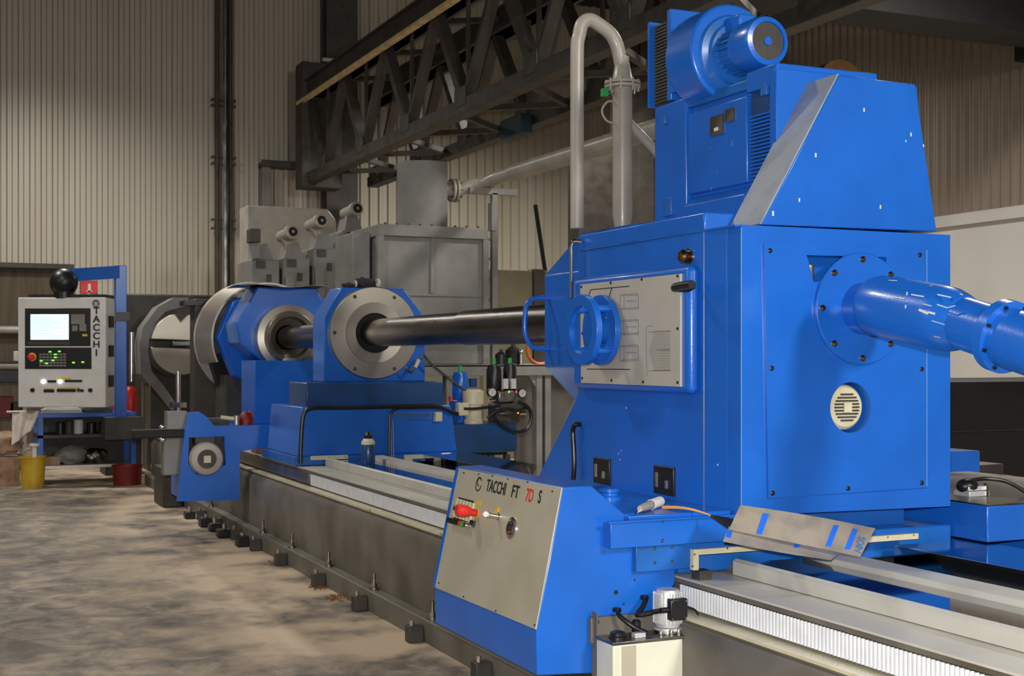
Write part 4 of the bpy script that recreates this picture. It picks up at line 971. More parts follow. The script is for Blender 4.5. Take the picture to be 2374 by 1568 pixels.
# rag on the ring
p = HY(848, 660, 10.8)
def ragf(m, c, r, n=26, sz=.7):
    bmesh.ops.create_icosphere(m.bm, subdivisions=3, radius=r, matrix=Matrix.Translation(c) @ Matrix.Diagonal((1.5, .9, sz, 1)))
    for v in m.bm.verts:
        h_ = math.sin(v.co.x*61+v.co.z*47)*math.cos(v.co.y*53+v.co.x*31); v.co += (v.co-c).normalized()*r*.28*h_
    return m
t = thing('work_gloves', 'dark crumpled work gloves with pale cuffs lying on top of the near steady rest', 'gloves', (p.x, 10.8, 2.186))
ragf(MB(), Vector((p.x, 10.82, 2.23)), .07).build('glove', RAGM, t, ang=60)
ragf(MB(), Vector((p.x-.14, 10.82, 2.21)), .045, sz=.5).build('glove', RAGM, t, ang=60)
MB().ring((p.x+.10, 10.8, 2.235), 'x', .04, .032, .02).build('cuff', CREAM, t); MB().ring((p.x-.10, 10.8, 2.225), 'x', .03, .024, .015).build('cuff', CREAM, t)

# ---- second steady
S2 = thing('steady_rest', 'far blue steady rest with dark flanged bush, behind the near steady rest', 'steady rest', (3.52, 13.8, .77))
MB().prism([(3.27, 1.55), (3.03, 1.74), (3.0, 1.95), (3.22, 2.33), (3.85, 2.33), (4.06, 1.95), (4.04, 1.74), (3.8, 1.55)], 'y', 13.55, 14.1).build('ring_housing', BLUE, S2, bev=.015)
MB().lathe((3.52, 13.55, cz_), (0, -1, 0), [(0, -.05), (.12, -.05), (.13, .06), (.20, .10), (.215, .20), (.255, .22), (.262, .20), (.275, .17), (.34, .15), (.345, .0)], 64).build('flanged_bush', STEEL, S2)
x0, x1 = XA(590, 13.3), XA(668, 13.3)
MB().box(x0, 4.0, 13.3, 13.9, ZA(985, x0, 13.3), ZA(836, x0, 13.3)).build('pedestal', BLUE, S2, bev=.01)
MB().box(2.73, 4.3, 13.0, 14.5, .735, ZA(985, x0, 13.3)).build('slide_shoe', BLUE, S2, bev=.01)
pt = HY(645, 661, 13.6)
tag(MB().grid(lambda u_, v_: Vector((XA(545, 13.6)+(XA(752, 13.6)-XA(545, 13.6))*u_, 13.4+.6*v_, 2.34+.012*math.sin(u_*9)+.01*math.sin(v_*4))), 16, 4, .006).build('thin_plate', STEELD, ang=60), 'thin bent grey metal sheet resting on top of the far steady rest', 'metal sheet')
# ---- big polished drum behind it
Dr = thing('chuck_guard_drum', 'large polished steel curved guard behind the far steady rest', 'machine guard', (3.52, 14.9, .77))
a0, a1 = math.radians(60), math.radians(205); NN = 36
def drum(r0, r1, y0, y1):
    return MB().grid(lambda u_, v_: Vector((3.52+(r0+(r1-r0)*v_)*math.cos(a0+(a1-a0)*u_), y0+(y1-y0)*v_, cz_+(r0+(r1-r0)*v_)*math.sin(a0+(a1-a0)*u_))), NN, 2, .02)
drum(.60, .64, 14.35, 15.1).build('curved_sheet', STEEL, Dr, ang=50)
MB().ring((3.52, 15.1, cz_), 'y', .665, .56, .05, 56).build('rim', STEEL, Dr)
MB().lathe((3.52, 14.3, cz_), 'y', [(0, 0), (.56, 0), (.58, .1), (0, .1)], 8).build('blue_front', BLUE, Dr, bev=.01)
dk = [HY(a, b, 14.9) for a, b in ((487, 828), (520, 815), (552, 820), (590, 870), (600, 990), (545, 990), (515, 920))]
MB().solid(dk, [p+Vector((0, .35, 0)) for p in dk]).build('rubber_skirt', BLACKM, Dr)
MB().box(3.1, 4.2, 14.5, 15.1, .72, 1.4).build('foot', DARK, Dr)
# ---- headstock with chuck at the far end
Hs = thing('far_headstock', 'dark grey headstock with a large steel jaw chuck at the far end of the bed', 'headstock', (3.5, 20.5, 0))
xh = XA(447, 15.7)
MB().box(xh, 4.4, 15.6, 15.9, .73, ZA(693, xh, 15.6)).build('carriage_column', DARK, Hs, bev=.02)
MB().box(xh-.12, xh+.2, 15.58, 15.9, ZA(708, xh, 15.6), ZA(697, xh, 15.6)).build('column_cap', BLACK, Hs)
cc = Vector((3.52, 19.6, cz_))
disc = MB()
R_ = .435
disc.prism([(3.52+R_*math.cos(a), cz_+R_*math.sin(a)) for a in [math.radians(x) for x in range(4, 79, 5)]]+[(3.52, cz_+R_*.70)]+[(3.52+R_*math.cos(a), cz_+R_*math.sin(a)) for a in [math.radians(x) for x in range(102, 177, 5)]], 'y', 19.6, 19.8)
disc.build('upper_jaw_plate', STEEL, Hs, bev=.008)
MB().prism([(3.52+R_*math.cos(a), cz_-.03+R_*math.sin(a)) for a in [math.radians(x) for x in range(184, 357, 6)]], 'y', 19.6, 19.8).build('lower_jaw_plate', STEEL, Hs, bev=.008)
MB().box(3.52-.13, 3.52+.13, 19.55, 19.62, cz_-.035, cz_+.03).build('jaw', CHROME, Hs, bev=.01)
MB().lathe((3.52, 19.8, cz_), 'y', [(0, 0), (.5, 0), (.5, .5), (0, .5)], 48).build('spindle_nose', DARK, Hs)
MB().box(2.75, 4.6, 20.3, 22.5, 0, 2.55).build('gearbox', DARK, Hs, bev=.03)
gp_o = [(437, 690), (405, 690), (366, 712), (331, 760), (324, 800), (327, 868), (350, 895), (402, 958)]
gp_i = [(404, 930), (378, 893), (352, 862), (343, 815), (346, 785), (360, 748), (385, 722), (437, 708)]
gp = [HY(a, b, 18.9) for a, b in gp_o+gp_i]
MB().solid(gp, [p+Vector((0, .5, 0)) for p in gp]).build('chuck_shield', GREYM, Hs)
cr_ = HY(413, 870, 18.6); cr2_ = HY(413, 945, 18.6)
MB().cyl((cr_.x, 18.6, cr_.z+.05), (cr_.x, 18.6, .75), .035).build('chrome_rod', CHROME, Hs)
MB().cyl((cr_.x, 18.6, cr2_.z), (cr_.x, 18.6, cr2_.z+.07), .12, n=6).build('rod_nut', CHROME, Hs)
bb = HY(350, 890, 18.8); MB().box(bb.x, 2.95, 18.8, 19.6, .0, bb.z).build('grey_base', BEDG, Hs, bev=.01)
MB().box(XA(378, 14.2), 2.57, 14.2, 14.8, 0, .42).build('side_tank', DARK, Hs, bev=.02)

# ------------------------------------------------------------ far motor stand on the bed side
V = thing('side_motor_stand', 'blue bracket with a round grey motor hanging on the bed side, far end', 'motor bracket', (2.4, 12.1, .28))
YV = 11.5
ol = [(412, 1163), (556, 1160), (556, 1047), (675, 1030), (675, 985), (497, 988), (478, 966), (462, 955), (438, 957), (430, 990), (420, 1080)]
hl = [(438, 1015), (520, 1012), (523, 1078), (495, 1098), (455, 1100), (436, 1075)]
def loc2(l, y): return [(HY(a, b, y).x, HY(a, b, y).z) for a, b in l]
MB().holes(loc2(ol, YV), [loc2(hl, YV)], 'y', YV, YV+.06).build('bracket_plate', BLUE, V)
o2 = loc2(ol, YV)
MB().box(o2[0][0]+.03, min(2.575, o2[1][0]-.03), YV+.06, YV+.5, o2[0][1]+.02, o2[0][1]+.3).build('lower_box', BLUE, V)
MB().box(o2[0][0]+.06, min(2.575, o2[1][0]-.03), YV+.3, YV+.5, o2[0][1]+.3, 1.05).build('back_box', DARK, V)
p = HY(480, 1065, YV-.06)
mm = MB().lathe((p.x, YV+.28, p.z), (0, -1, 0), [(.12, 0), (.12, .2), (.142, .21), (.145, .32), (.13, .345), (.085, .35), (.08, .345), (0, .345)], 40)
mo = mm.build('stand_motor', GREYP, V)
MB().lathe((p.x, YV-.062, p.z), (0, -1, 0), [(.08, 0), (.08, .008), (0, .008)], 32).build('fan_grille', DARK, mo)
MB().box(p.x-.03, p.x+.03, YV-.08, YV-.066, p.z-.03, p.z+.03).build('grille_plate', CREAM, mo)
MB().box(p.x-.09, p.x+.09, YV+.02, YV+.16, p.z+.12, p.z+.2).build('terminal_box', DARK, mo, bev=.01)
# black arm left of it
p0, p1 = HY(345, 1017, 11.57), HY(440, 995, 11.57)
t = thing('black_feed_arm', 'black horizontal arm with bright bolts left of the blue motor bracket', 'machine arm', (p0.x, 11.65, p0.z))
MB().box(p0.x-.13, p1.x+.04, 11.561, 11.72, p0.z, p1.z).build('arm', BLACKM, t, bev=.01)
for a, b in ((377, 990), (378, 1020)):
    q_ = HY(a, b, 11.56); MB().ball(q_, .022, 1.3, .6, .9).build('bright_bolt', CHROME, t)
p0, p1 = HY(388, 955, 11.6), HY(434, 990, 11.6); MB().box(p0.x, p1.x, 11.6, 11.75, p1.z-.02, p0.z).build('grey_cover', GREYM, t)
MB().box(p0.x-.03, p0.x+.14, 11.62, 11.74, p1.z-.42, p1.z-.05).build('support', GREYM, t, bev=.01)
# hammer and red can on the bracket
yk = YV+.05; zk = HY(600, 986, YV).z
t = thing('hammer', 'hammer with pale handle lying on the blue bracket arm', 'hammer', (HY(535, 975, yk).x, yk, zk))
p0, p1 = HY(512, 968, yk), HY(545, 972, yk)
MB().cyl(p0, p1, .018, n=12).build('handle', CREAM, t); MB().cyl(HY(548, 964, yk), HY(548, 985, yk), .028, n=14).build('head', STEEL, t)
p = HY(573, 984, yk)
t = thing('red_oil_can', 'small red oil can standing on the blue bracket arm', 'can', (p.x, yk+.05, zk))
MB().lathe((p.x, yk+.05, zk), 'z', [(0, 0), (.065, 0), (.065, .05), (.05, .09), (.03, .11), (0, .12)], 20).build('can_body', DRED, t)
MB().tube([(p.x+.02, yk+.05, zk+.1), (p.x+.05, yk+.05, zk+.11), (p.x+.065, yk+.05, zk+.02)], .008, 8).build('can_handle', RED, t)
# wooden block and valves under the arm
p = HY(618, 1024, 11.8); 
tag(MB().box(p.x-.11, p.x+.11, 11.7, 11.95, .7285, p.z).build('wood_block', RUST, bev=.008), 'brown wooden block jammed under the blue arm on the bed', 'block')
t = tag(MB().box(HY(655, 1020, 11.9).x, HY(682, 1020, 11.9).x, 11.9, 12.1, .735, HY(668, 1022, 11.9).z).build('blue_block', BLUE, bev=.008), 'small blue block at the foot of the far steady', 'block')
for i, (a, b, r) in enumerate(((440, 1203, .05), (478, 1222, .06), (520, 1246, .06), (562, 1268, .05), (498, 1232, .05))):
    q_ = HZ(a, b, .0)
    t = thing('pump_foot', ['dark oily clamp on the floor below the blue motor bracket, leftmost', 'dark oily clamp second from left below the motor bracket', 'dark oily clamp on the floor, second from right of the row', 'dark oily clamp lying rightmost beside the bed foot', 'small dark oily clamp in the middle of the floor row by the bed'][i], 'clamp', q_, 'oily clamps by the bed')
    MB().box(q_.x-r, q_.x+r, q_.y-r, q_.y+r*1.5, 0, .07+.02*(i % 2)).build('clamp_body', BLACK, t, bev=.01)
    MB().cyl((q_.x, q_.y, .07), (q_.x, q_.y, .12), .018, n=6).build('nut', CHROME, t)

# ============================================================ HYDRAULIC POWER UNIT (behind the bed)
yh = 10.6
Pu = thing('hydraulic_power_unit', 'dark blue hydraulic tank unit with cream motor behind the near steady rest', 'hydraulic unit', (4.9, yh+.3, 0))
a_, b_ = HY(1070, 985, yh), HY(1199, 1070, yh)
b_.z = max(b_.z, .76)
MB().box(a_.x-.1, b_.x, yh, yh+.6, b_.z, a_.z).build('oil_tank', TEAL, Pu, bev=.01)
MB().box(a_.x-.02, b_.x-.05, yh+.1, yh+.5, b_.z-.03, b_.z).build('tank_base', BLACKM, Pu)
for dx in (.3, b_.x-a_.x-.08):
    for dy in (.08, .45): MB().box(a_.x+dx, a_.x+dx+.05, yh+dy, yh+dy+.05, 0, b_.z-.03).build('leg', DARK, Pu)
c_ = HY(1097, 940, yh+.15); zt2 = HY(1097, 903, yh+.15).z
mm = MB().lathe((c_.x, yh+.15, a_.z), 'z', [(0, 0), (.085, 0), (.085, .03), (.075, .04), (.078, (zt2-a_.z)*.55), (.095, (zt2-a_.z)*.56), (.095, (zt2-a_.z)*.93), (.07, zt2-a_.z), (0, zt2-a_.z)], 32)
mm.build('cream_motor', CREAM, Pu)
p = HY(1068, 950, yh+.1); MB().box(p.x-.045, p.x+.045, yh+.02, yh+.12, p.z-.05, p.z+.06).build('terminal_box', CREAM, Pu, bev=.006)
def bottle(px, zt_px, zb_px, r, m, lab_extra):
    p0 = HY(px, zt_px, yh+.3); p1 = HY(px, zb_px, yh+.3); h_ = p0.z-p1.z
    t_ = MB().lathe((p0.x, yh+.3, p1.z), 'z', [(0, 0), (r*.8, 0), (r, .03), (r, h_-.05), (r*.86, h_-.025), (r*.86, h_-.008), (r*.5, h_), (0, h_)], 28).build(lab_extra, m, Pu)
    MB().cyl((p0.x, yh+.3, p0.z), (p0.x, yh+.3, p0.z+.05), .02, n=10).build('green_cap', GREEN, t_)
bottle(1067, 862, 930, .072, BLUE, 'blue_accumulator'); bottle(1145, 845, 920, .068, BLACK, 'black_accumulator'); bottle(1182, 843, 918, .062, BLACK, 'black_accumulator')
p = HY(1067, 955, yh+.3); MB().box(p.x-.07, p.x+.06, yh+.2, yh+.4, a_.z, HY(1067, 928, yh+.3).z).build('accumulator_stand', BLUE, Pu, bev=.01)
p = HY(1163, 930, yh+.3); MB().box(p.x-.1, p.x+.14, yh+.2, yh+.4, a_.z-.01, p.z-.02).build('valve_block', DARK, Pu, bev=.02)
MB().box(p.x-.07, p.x+.1, yh+.22, yh+.38, p.z-.02, HY(1160, 905, yh+.3).z).build('valve_stack', STEELD, Pu, bev=.02)
for px_ in (1172, 1190):
    q_ = HY(px_, 890, yh+.18); MB().box(q_.x-.024, q_.x+.024, yh+.17, yh+.2, q_.z-.045, q_.z+.045).build('amplifier_card', WHITE, Pu)
for px_, py_ in ((1141, 910), (1211, 912)):
    q_ = HY(px_, py_, yh+.15)
    gg = MB().lathe(q_, (0, -1, 0), [(0, -.03), (.042, -.03), (.042, .005), (.036, .008), (.036, .003), (0, .003)], 28).build('pressure_gauge', BLACK, Pu)
    MB().lathe(q_, (0, -1, 0), [(0, .003), (.035, .003), (.035, .006), (0, .006)], 24).build('gauge_face', WHITE, gg)
    MB().bar(q_+Vector((-.006, -.007, -.014)), q_+Vector((.006, -.007, .016)), .003, .002).build('needle', BLACK, gg)
for px_, py_, m_ in ((1180, 909, LAMP_G), (1197, 909, LAMP_R), (1201, 958, LAMP_O)):
    MB().ball(HY(px_, py_, yh+.1), .008, seg=10).build('indicator_lamp', m_, Pu)
p = HY(1097, 888, yh+.3); MB().box(p.x-.03, p.x+.03, yh+.28, yh+.33, p.z-.04, p.z+.04).build('blue_tag', TEAL, Pu)
hz = [(1075, 948), (1100, 948), (1135, 944), (1160, 940)]
MB().tube([HY(a, b, yh+.02) for a, b in hz], .013, 8).build('hose', BLACK, Pu)
hz = [(1145, 965), (1155, 978), (1175, 993), (1200, 1002), (1220, 996), (1231, 975), (1230, 955), (1218, 940), (1200, 932)]
MB().tube([HY(a, b, yh-.04) for a, b in hz], .017, 10).build('loop_hose', BLACK, Pu)
hz = [(1130, 970), (1150, 955), (1175, 948), (1200, 952), (1222, 945)]
MB().tube([HY(a, b, yh+.0) for a, b in hz], .014, 8).build('hose', BLACK, Pu)
for a, b in ((1140, 928), (1165, 958), (1212, 958)):
    q_ = HY(a, b, yh-.0); MB().cyl(q_-Vector((.03, 0, 0)), q_+Vector((.03, 0, 0)), .015, n=10).build('solenoid', CHROME, Pu)
p = HY(1045, 925, yh+.2); MB().cyl(p-Vector((0, 0, .02)), p+Vector((0, 0, .02)), .02, n=14).build('orange_knob', RED, Pu)

# ============================================================ COOLANT PLANT
# platform
yf = 13.2
Pf = thing('support_frame', 'grey steel support frame carrying the coolant tank behind the machine', 'frame', (5.5, yf+.5, 0))
zf1, zf0 = HY(1100, 846, yf).z, HY(1100, 872, yf).z
x0f, x1f = 4.5, XA(1450, yf)
MB().box(x0f, x1f, yf, yf+.12, zf0, zf1).build('front_beam', GREYM, Pf, bev=.006)
MB().box(x0f, x1f, yf+1.6, yf+1.72, zf0, zf1).build('rear_beam', GREYM, Pf)
MB().box(x0f, x1f, yf, yf+1.7, zf1-.02, zf1).build('deck', GREYM, Pf)
for px_ in (1248, 1268, 1040, 1420):
    x_ = XA(px_, yf+.05); MB().box(x_-.035, x_+.035, yf+.02, yf+.14, 0, zf0).build('leg', GREYM, Pf)
x_ = XA(1258, yf+.05); MB().prism([(x_-.18, zf0), (x_-.04, zf0), (x_-.04, zf0-.2)], 'y', yf+.03, yf+.10).build('corner_plate', GREYM, Pf)
MB().box(XA(1195, yf+.9), x1f, yf+.9, yf+.94, .05, zf0).build('back_panel', GREYM, Pf)
# tank cabinet
yt = 14.0
xa, xb_, zr, zbt = XA(878, yt), XA(1132, yt), ZA(523, 5.2, yt), zf1
Ct = thing('coolant_tank', 'tall grey steel coolant tank with bolted rim standing on the support frame', 'tank', (5.3, yt+.5, zbt))
MB().box(xa+.03, xb_-.03, yt+.05, yt+1.0, zbt, zr-.10).build('tank_body', GREYM, Ct, bev=.01)
MB().box(xa, xb_, yt, yt+1.05, zr-.13, zr).build('rim', GREYM, Ct, bev=.006)
MB().box(xa-.01, xa+.06, yt+.0, yt+.08, zbt, zr-.13).build('corner_angle', GREYM, Ct); MB().box(xb_-.06, xb_+.01, yt+.0, yt+.08, zbt, zr-.13).build('corner_angle', GREYM, Ct)
x_ = XA(1005, yt); MB().box(x_-.02, x_+.02, yt+.03, yt+.06, ZA(680, x_, yt), zr-.13).build('stiffener', GREYM, Ct)
MB().box(xa+.05, xb_-.05, yt+.035, yt+.055, ZA(684, x_, yt)-.01, ZA(684, x_, yt)+.01).build('seam', GREYM, Ct)
for px_ in range(895, 1130, 27):
    x_ = XA(px_, yt); MB().cyl((x_, yt+.03, zr), (x_, yt+.03, zr+.02), .016, n=8).build('rim_bolt', DARK, Ct)
for py_ in (555, 600, 648, 695):
    z_ = ZA(py_, xb_, yt); MB().cyl((xb_-.01, yt+.03, z_), (xb_+.03, yt+.03, z_), .016, n=8).build('side_bolt', DARK, Ct); z_ = ZA(py_, xa, yt); 
xs_ = XA(979, yt+.5); rs = (XA(1035, yt+.5)-XA(925, yt+.5))/2
MB().lathe((xs_, yt+.5, zr), 'z', [(rs, 0), (rs, ZA(380, xs_, yt+.5)-zr), (rs-.02, ZA(380, xs_, yt+.5)-zr), (rs-.02, 0)], 48, cap=False).build('vent_stack', GREYM, Ct)
# lower step to the left of tank
MB().box(XA(800, yt+.6), xa, yt+.3, yt+1.0, zbt+.001, ZA(535, xa, yt)).build('side_trough', GREYM, Ct, bev=.01)
# long air pipe
Ap = thing('extraction_pipe', 'long pale grey extraction pipe running from the vent stack towards the drive motor', 'pipe', (5.4, 9, 3.4))
pz0 = ZA(433, xs_, yt+.3)
XPp = 6.2; zpp = zs(.309, XPp)
zm_ = (pz0+zpp)/2
pts = [(xs_+rs-.12, yt+.5, pz0), (xs_+rs+.12, yt+.5, pz0), (XPp-.22, yt+.48, zm_), (XPp-.08, yt+.38, zm_+.02), (XPp-.01, yt+.15, zpp), (XPp, yt-.1, zpp), (XPp, yt-.4, zpp)]
MB().tube(pts, .078, 20, sm=5).build('inlet_bend', GREYP, Ap)
MB().cyl((XPp, yt-.3, zpp), (XPp, 9.2, zpp), .094, n=28).build('straight_pipe', GREYP, Ap)
xf = xs_+rs+.06
MB().lathe((xf, yt+.5, pz0), 'x', [(0, 0), (.14, 0), (.14, .03), (0, .03)], 24).build('flange', GREYP, Ap)
MB().lathe((xf+.05, yt+.5, pz0), 'x', [(0, 0), (.14, 0), (.14, .03), (0, .03)], 24).build('flange', GREYP, Ap)
for k in range(8):
    a = k*PI/4; MB().cyl((xf-.02, yt+.5+.118*math.cos(a), pz0+.118*math.sin(a)), (xf+.11, yt+.5+.118*math.cos(a), pz0+.118*math.sin(a)), .014, n=8).build('flange_bolt', STEELD, Ap)
# support bracket under the pipe
ys_ = 14.25
p0, p1 = HY(1090, 440, ys_), HY(1200, 440, ys_)
Ps = thing('pipe_stand', 'slim grey T shaped stand under the extraction pipe right of the coolant tank', 'stand', ((p0.x+p1.x)/2, ys_, 0))
MB().box(p0.x, p1.x, ys_, ys_+.08, ZA(448, p0.x, ys_), ZA(434, p0.x, ys_)).build('cross_arm', GREYM, Ps)
xq = XA(1148, ys_); MB().box(xq-.035, xq+.035, ys_, ys_+.07, zf1, ZA(448, xq, ys_)).build('post', GREYM, Ps)
MB().box(xq-.05, xq+.01, ys_-.02, ys_+.1, ZA(535, xq, ys_), ZA(470, xq, ys_)).build('sleeve', GREYM, Ps)
# olive block and leaning rod
yo = 19.0
a_ = HY(1120, 624, yo); b_ = HY(1345, 624, yo)
t = thing('olive_partition', 'olive grey low partition in front of the corrugated end wall', 'partition', ((a_.x+b_.x)/2, yo, 0))
MB().box(a_.x, XA(1236, yo)-.01, yo, yo+.15, 0, a_.z).build('left_panel', GREENW, t, bev=.01)
MB().box(XA(1256, yo), b_.x, yo, yo+.15, 0, a_.z).build('right_panel', GREENW, t, bev=.01)
MB().box(XA(1238, yo)-.02, XA(1258, yo)+.02, yo-.05, yo+.2, 0, a_.z+.02).build('post', TRUSS, t)
p0, p1 = HY(1241, 475, 19.6), HY(1263, 624, 19.6)
tag(MB().cyl(p0, p0+(p1-p0)*((p0.z-.02)/(p0.z-p1.z)), .035, n=10).build('dark_rod', BLACKM), 'dark rod leaning upright against the corrugated end wall', 'rod')
# things on the frame deck
dk_y = yf+.3
p = HY(1235, 825, dk_y)
tag(MB().tube([(p.x+.17*math.cos(a)+.1, dk_y, zf1+.17+.17*math.sin(a)) for a in [k*2*PI/16 for k in range(17)]], .022, 8, sm=0).build('orange_hose_coil', ORANGE), 'orange hose coil on the grey frame below the bar', 'hose')
for i, (px_, w_, h_, m_, lab, nm) in enumerate(((1162, .07, .14, BLACK, 'black canister on the grey frame below the bar, left one', 'canister'), (1190, .09, .2, BLACKM, 'black canister on the grey frame next to the chrome lamp', 'canister'))):
    x_ = XA(px_, dk_y); t = thing(nm, lab, 'canister', (x_, dk_y, zf1), 'canisters on the frame')
    MB().lathe((x_, dk_y, zf1), 'z', [(0, 0), (w_, 0), (w_, h_*.8), (w_*.5, h_), (0, h_)], 20).build('body', m_, t)
    MB().cyl((x_, dk_y, zf1+h_), (x_, dk_y, zf1+h_+.03), w_*.3, n=12).build('lid', DARK, t)
x_ = XA(1208, dk_y-.1); t = thing('chrome_lamp', 'small chrome topped post on the grey frame below the bar', 'fitting', (x_, dk_y-.1, zf1))
MB().cyl((x_, dk_y-.1, zf1), (x_, dk_y-.1, zf1+.12), .02, n=12).build('post', STEEL, t); MB().ball((x_, dk_y-.1, zf1+.14), .03).build('bulb', CHROME, t)
# stepped filter towers with gear motors
tw = [(578, 652, 578, 545, 0), (652, 722, 575, 537, 1), (722, 790, 552, 511, 1), (788, 862, 512, 483, 1)]
names = ['leftmost of the stepped row', 'second from left of the row', 'third from left of the row', 'tallest at the right end']
for i, (a0_, a1_, tp, mo_, has) in enumerate(tw):
    yy = 17.0-.0*i; x0_, x1_ = XA(a0_, yy), XA(a1_, yy); z_ = ZA(tp+22, x0_, yy)
    t = thing('filter_tower', 'grey filter tower, '+names[i]+(', gear motor on top' if has else ', dark motor on top'), 'filter tower', ((x0_+x1_)/2, yy+.4, 0), 'stepped filter towers')
    MB().box(x0_+.02, x1_-.02, yy, yy+.8, 0, z_).build('tower_body', GREYM, t, bev=.02)
    MB().box(x0_+.02+.02, x0_+.16, yy-.06, yy, .0, z_-.25).build('corner_post', GREYM, t)
    xm_ = XA((a0_+a1_)/2-4, yy)
    MB().prism([(xm_-.12, z_), (xm_-.08, z_+.18), (xm_+.06, z_+.22), (xm_+.14, z_)], 'y', yy+.05, yy+.4).build('gear_case', GREYM, t)
    MB().box(xm_-.1, xm_+.02, yy-.02, yy+.05, z_-.12, z_-.02).build('bearing_block', DARK, t); MB().box(xm_+.04, xm_+.1, yy-.02, yy+.05, z_-.3, z_-.2).build('bearing_block', DARK, t)
    if has:
        pm_ = HY([0, 674, 741, 824][i], mo_, yy-.1)
        mo = MB().lathe((pm_.x-.03, yy+.3, pm_.z-.04), Vector((.06, -.4, .04)), [(0, 0), (.075, 0), (.08, .3), (.095, .31), (.095, .39), (.07, .405), (0, .405)], 28).build('gear_motor', GREYP, t)
        dd = Vector((.06, -.4, .04)).normalized()
        MB().lathe(Vector((pm_.x-.03, yy+.3, pm_.z-.04))+dd*.40, dd, [(0, 0), (.062, 0), (.062, .012), (0, .012)], 24).build('fan_grille', BLACKM, mo)
        MB().lathe(Vector((pm_.x-.03, yy+.3, pm_.z-.04))+dd*.41, dd, [(0, 0), (.02, 0), (.02, .008), (0, .008)], 12).build('hub', GREYP, mo)
        MB().bar((pm_.x-.02, yy+.15, pm_.z-.06), (xm_, yy+.15, z_+.1), .1, .1).build('motor_neck', GREYP, mo)
    else:
        p = HY(592, 548, yy-.1); MB().box(p.x-.07, p.x+.07, yy-.1, yy+.1, p.z-.08, p.z+.1).build('dark_motor', DARK, t, bev=.01)
        MB().bar((p.x, yy, p.z-.08), (p.x+.03, yy, z_), .1, .1).build('motor_neck', RUST if 0 else GREYM, t)
yb = 18.6
a_, b_ = HY(573, 476, yb), HY(778, 478, yb)
t = thing('beige_filter_hood', 'wide beige grey sheet hood behind the stepped filter towers', 'machine hood', ((a_.x+b_.x)/2, yb+.3, 0))
MB().prism([(a_.x, .0), (a_.x, a_.z), (b_.x-.12, a_.z), (b_.x, a_.z-.14), (b_.x+.05, a_.z-.9), (b_.x+.05, 0)], 'y', yb, yb+.5).build('hood_sheet', GREENW if 0 else GREYP, t, bev=.02)
MB().box(a_.x+.1, b_.x-.1, yb-.03, yb, 1.0, 1.06).build('stiffener', GREYP, t)

# ============================================================ OPERATOR STATION AT LEFT
yb = 17.4
bx0, bx1 = XA(88, yb), XA(315, yb)
Bn = thing('tool_bench', 'blue framed workbench with open shelves under the control pendant', 'workbench', ((bx0+bx1)/2, yb+.35, 0))
zt3 = .84
for x_ in (bx0, bx1-.06):
    for y_ in (yb, yb+.65): MB().box(x_, x_+.06, y_, y_+.06, 0, zt3).build('leg', BLUE, Bn)
MB().box(bx0-.03, bx1+.0, yb-.03, yb+.72, zt3, zt3+.05).build('worktop', BLUE, Bn, bev=.004)
MB().box(bx0, bx1, yb, yb+.7, .58, .62).build('upper_shelf', DARK, Bn)
MB().box(bx0, bx1, yb-.02, yb+.7, .20, .235).build('lower_shelf', STEEL, Bn)
MB().box(bx0, bx1, yb+.68, yb+.72, .2, zt3).build('back_panel', DARK, Bn)
MB().box(bx1-.42, bx1+.05, yb-.25, yb+.0, .55, zt3-.0).build('arm_base', DARK, Bn, bev=.01)
# items on bench
it = [('storage_box', 'white flat tray on the bench under the pendant', 'tray', 100, 190, 947, 962, WHITE), ('storage_box', 'dark flat case on the bench beside the white tray', 'case', 196, 262, 948, 960, BLACK)]
for nm, lab, cat, a0_, a1_, t0, t1, m_ in it:
    x0_, x1_ = XA(a0_, yb), XA(a1_, yb); t = thing(nm, lab, cat, ((x0_+x1_)/2, yb+.2, zt3+.05))
    MB().box(x0_, x1_, yb, yb+.3, zt3+.05, zt3+.10).build('tray', m_, t, bev=.005); MB().box(x0_+.03, x1_-.03, yb+.03, yb+.27, zt3+.10, zt3+.115).build('lid', m_, t)
rnd = [('grey_bundle', 'grey crumpled film bundle on the lower shelf of the bench', 165, .235, .13, GREYM), ('grey_bundle', 'smaller grey film bundle right on the lower shelf', 222, .235, .10, STEELD)]
for nm, lab, px_, z_, r_, m_ in rnd:
    x_ = XA(px_, yb+.3); o = ragf(MB(), Vector((x_, yb+.3, z_+r_*.85)), r_, sz=1.0).build(nm, m_, ang=60); tag(o, lab, 'bundle', 'bundles on the lower shelf')
for i, (px_, h_, m_, lab) in enumerate(((140, .14, BLACK, 'black tin on the upper shelf of the bench, leftmost'), (160, .16, DARK, 'dark tin on the upper shelf, second from left'), (182, .17, WHITE, 'pale tin in the middle of the upper shelf'), (212, .13, BLACK, 'black tin on the upper shelf right of the pale tin'), (240, .14, DARK, 'dark tin at the right end of the upper shelf'))):
    x_ = XA(px_, yb+.25); o = MB().lathe((x_, yb+.25, .62), 'z', [(0, 0), (.06, 0), (.06, h_), (.05, h_+.01), (0, h_+.01)], 20).build('tin', m_); tag(o, lab, 'tin', 'tins on the upper shelf')
x_ = XA(115, yb+.2); o = MB().box(x_-.09, x_+.12, yb+.1, yb+.35, .235, .34).build('carton', CARD, bev=.005); tag(o, 'pale carton at the left end of the lower shelf', 'box')
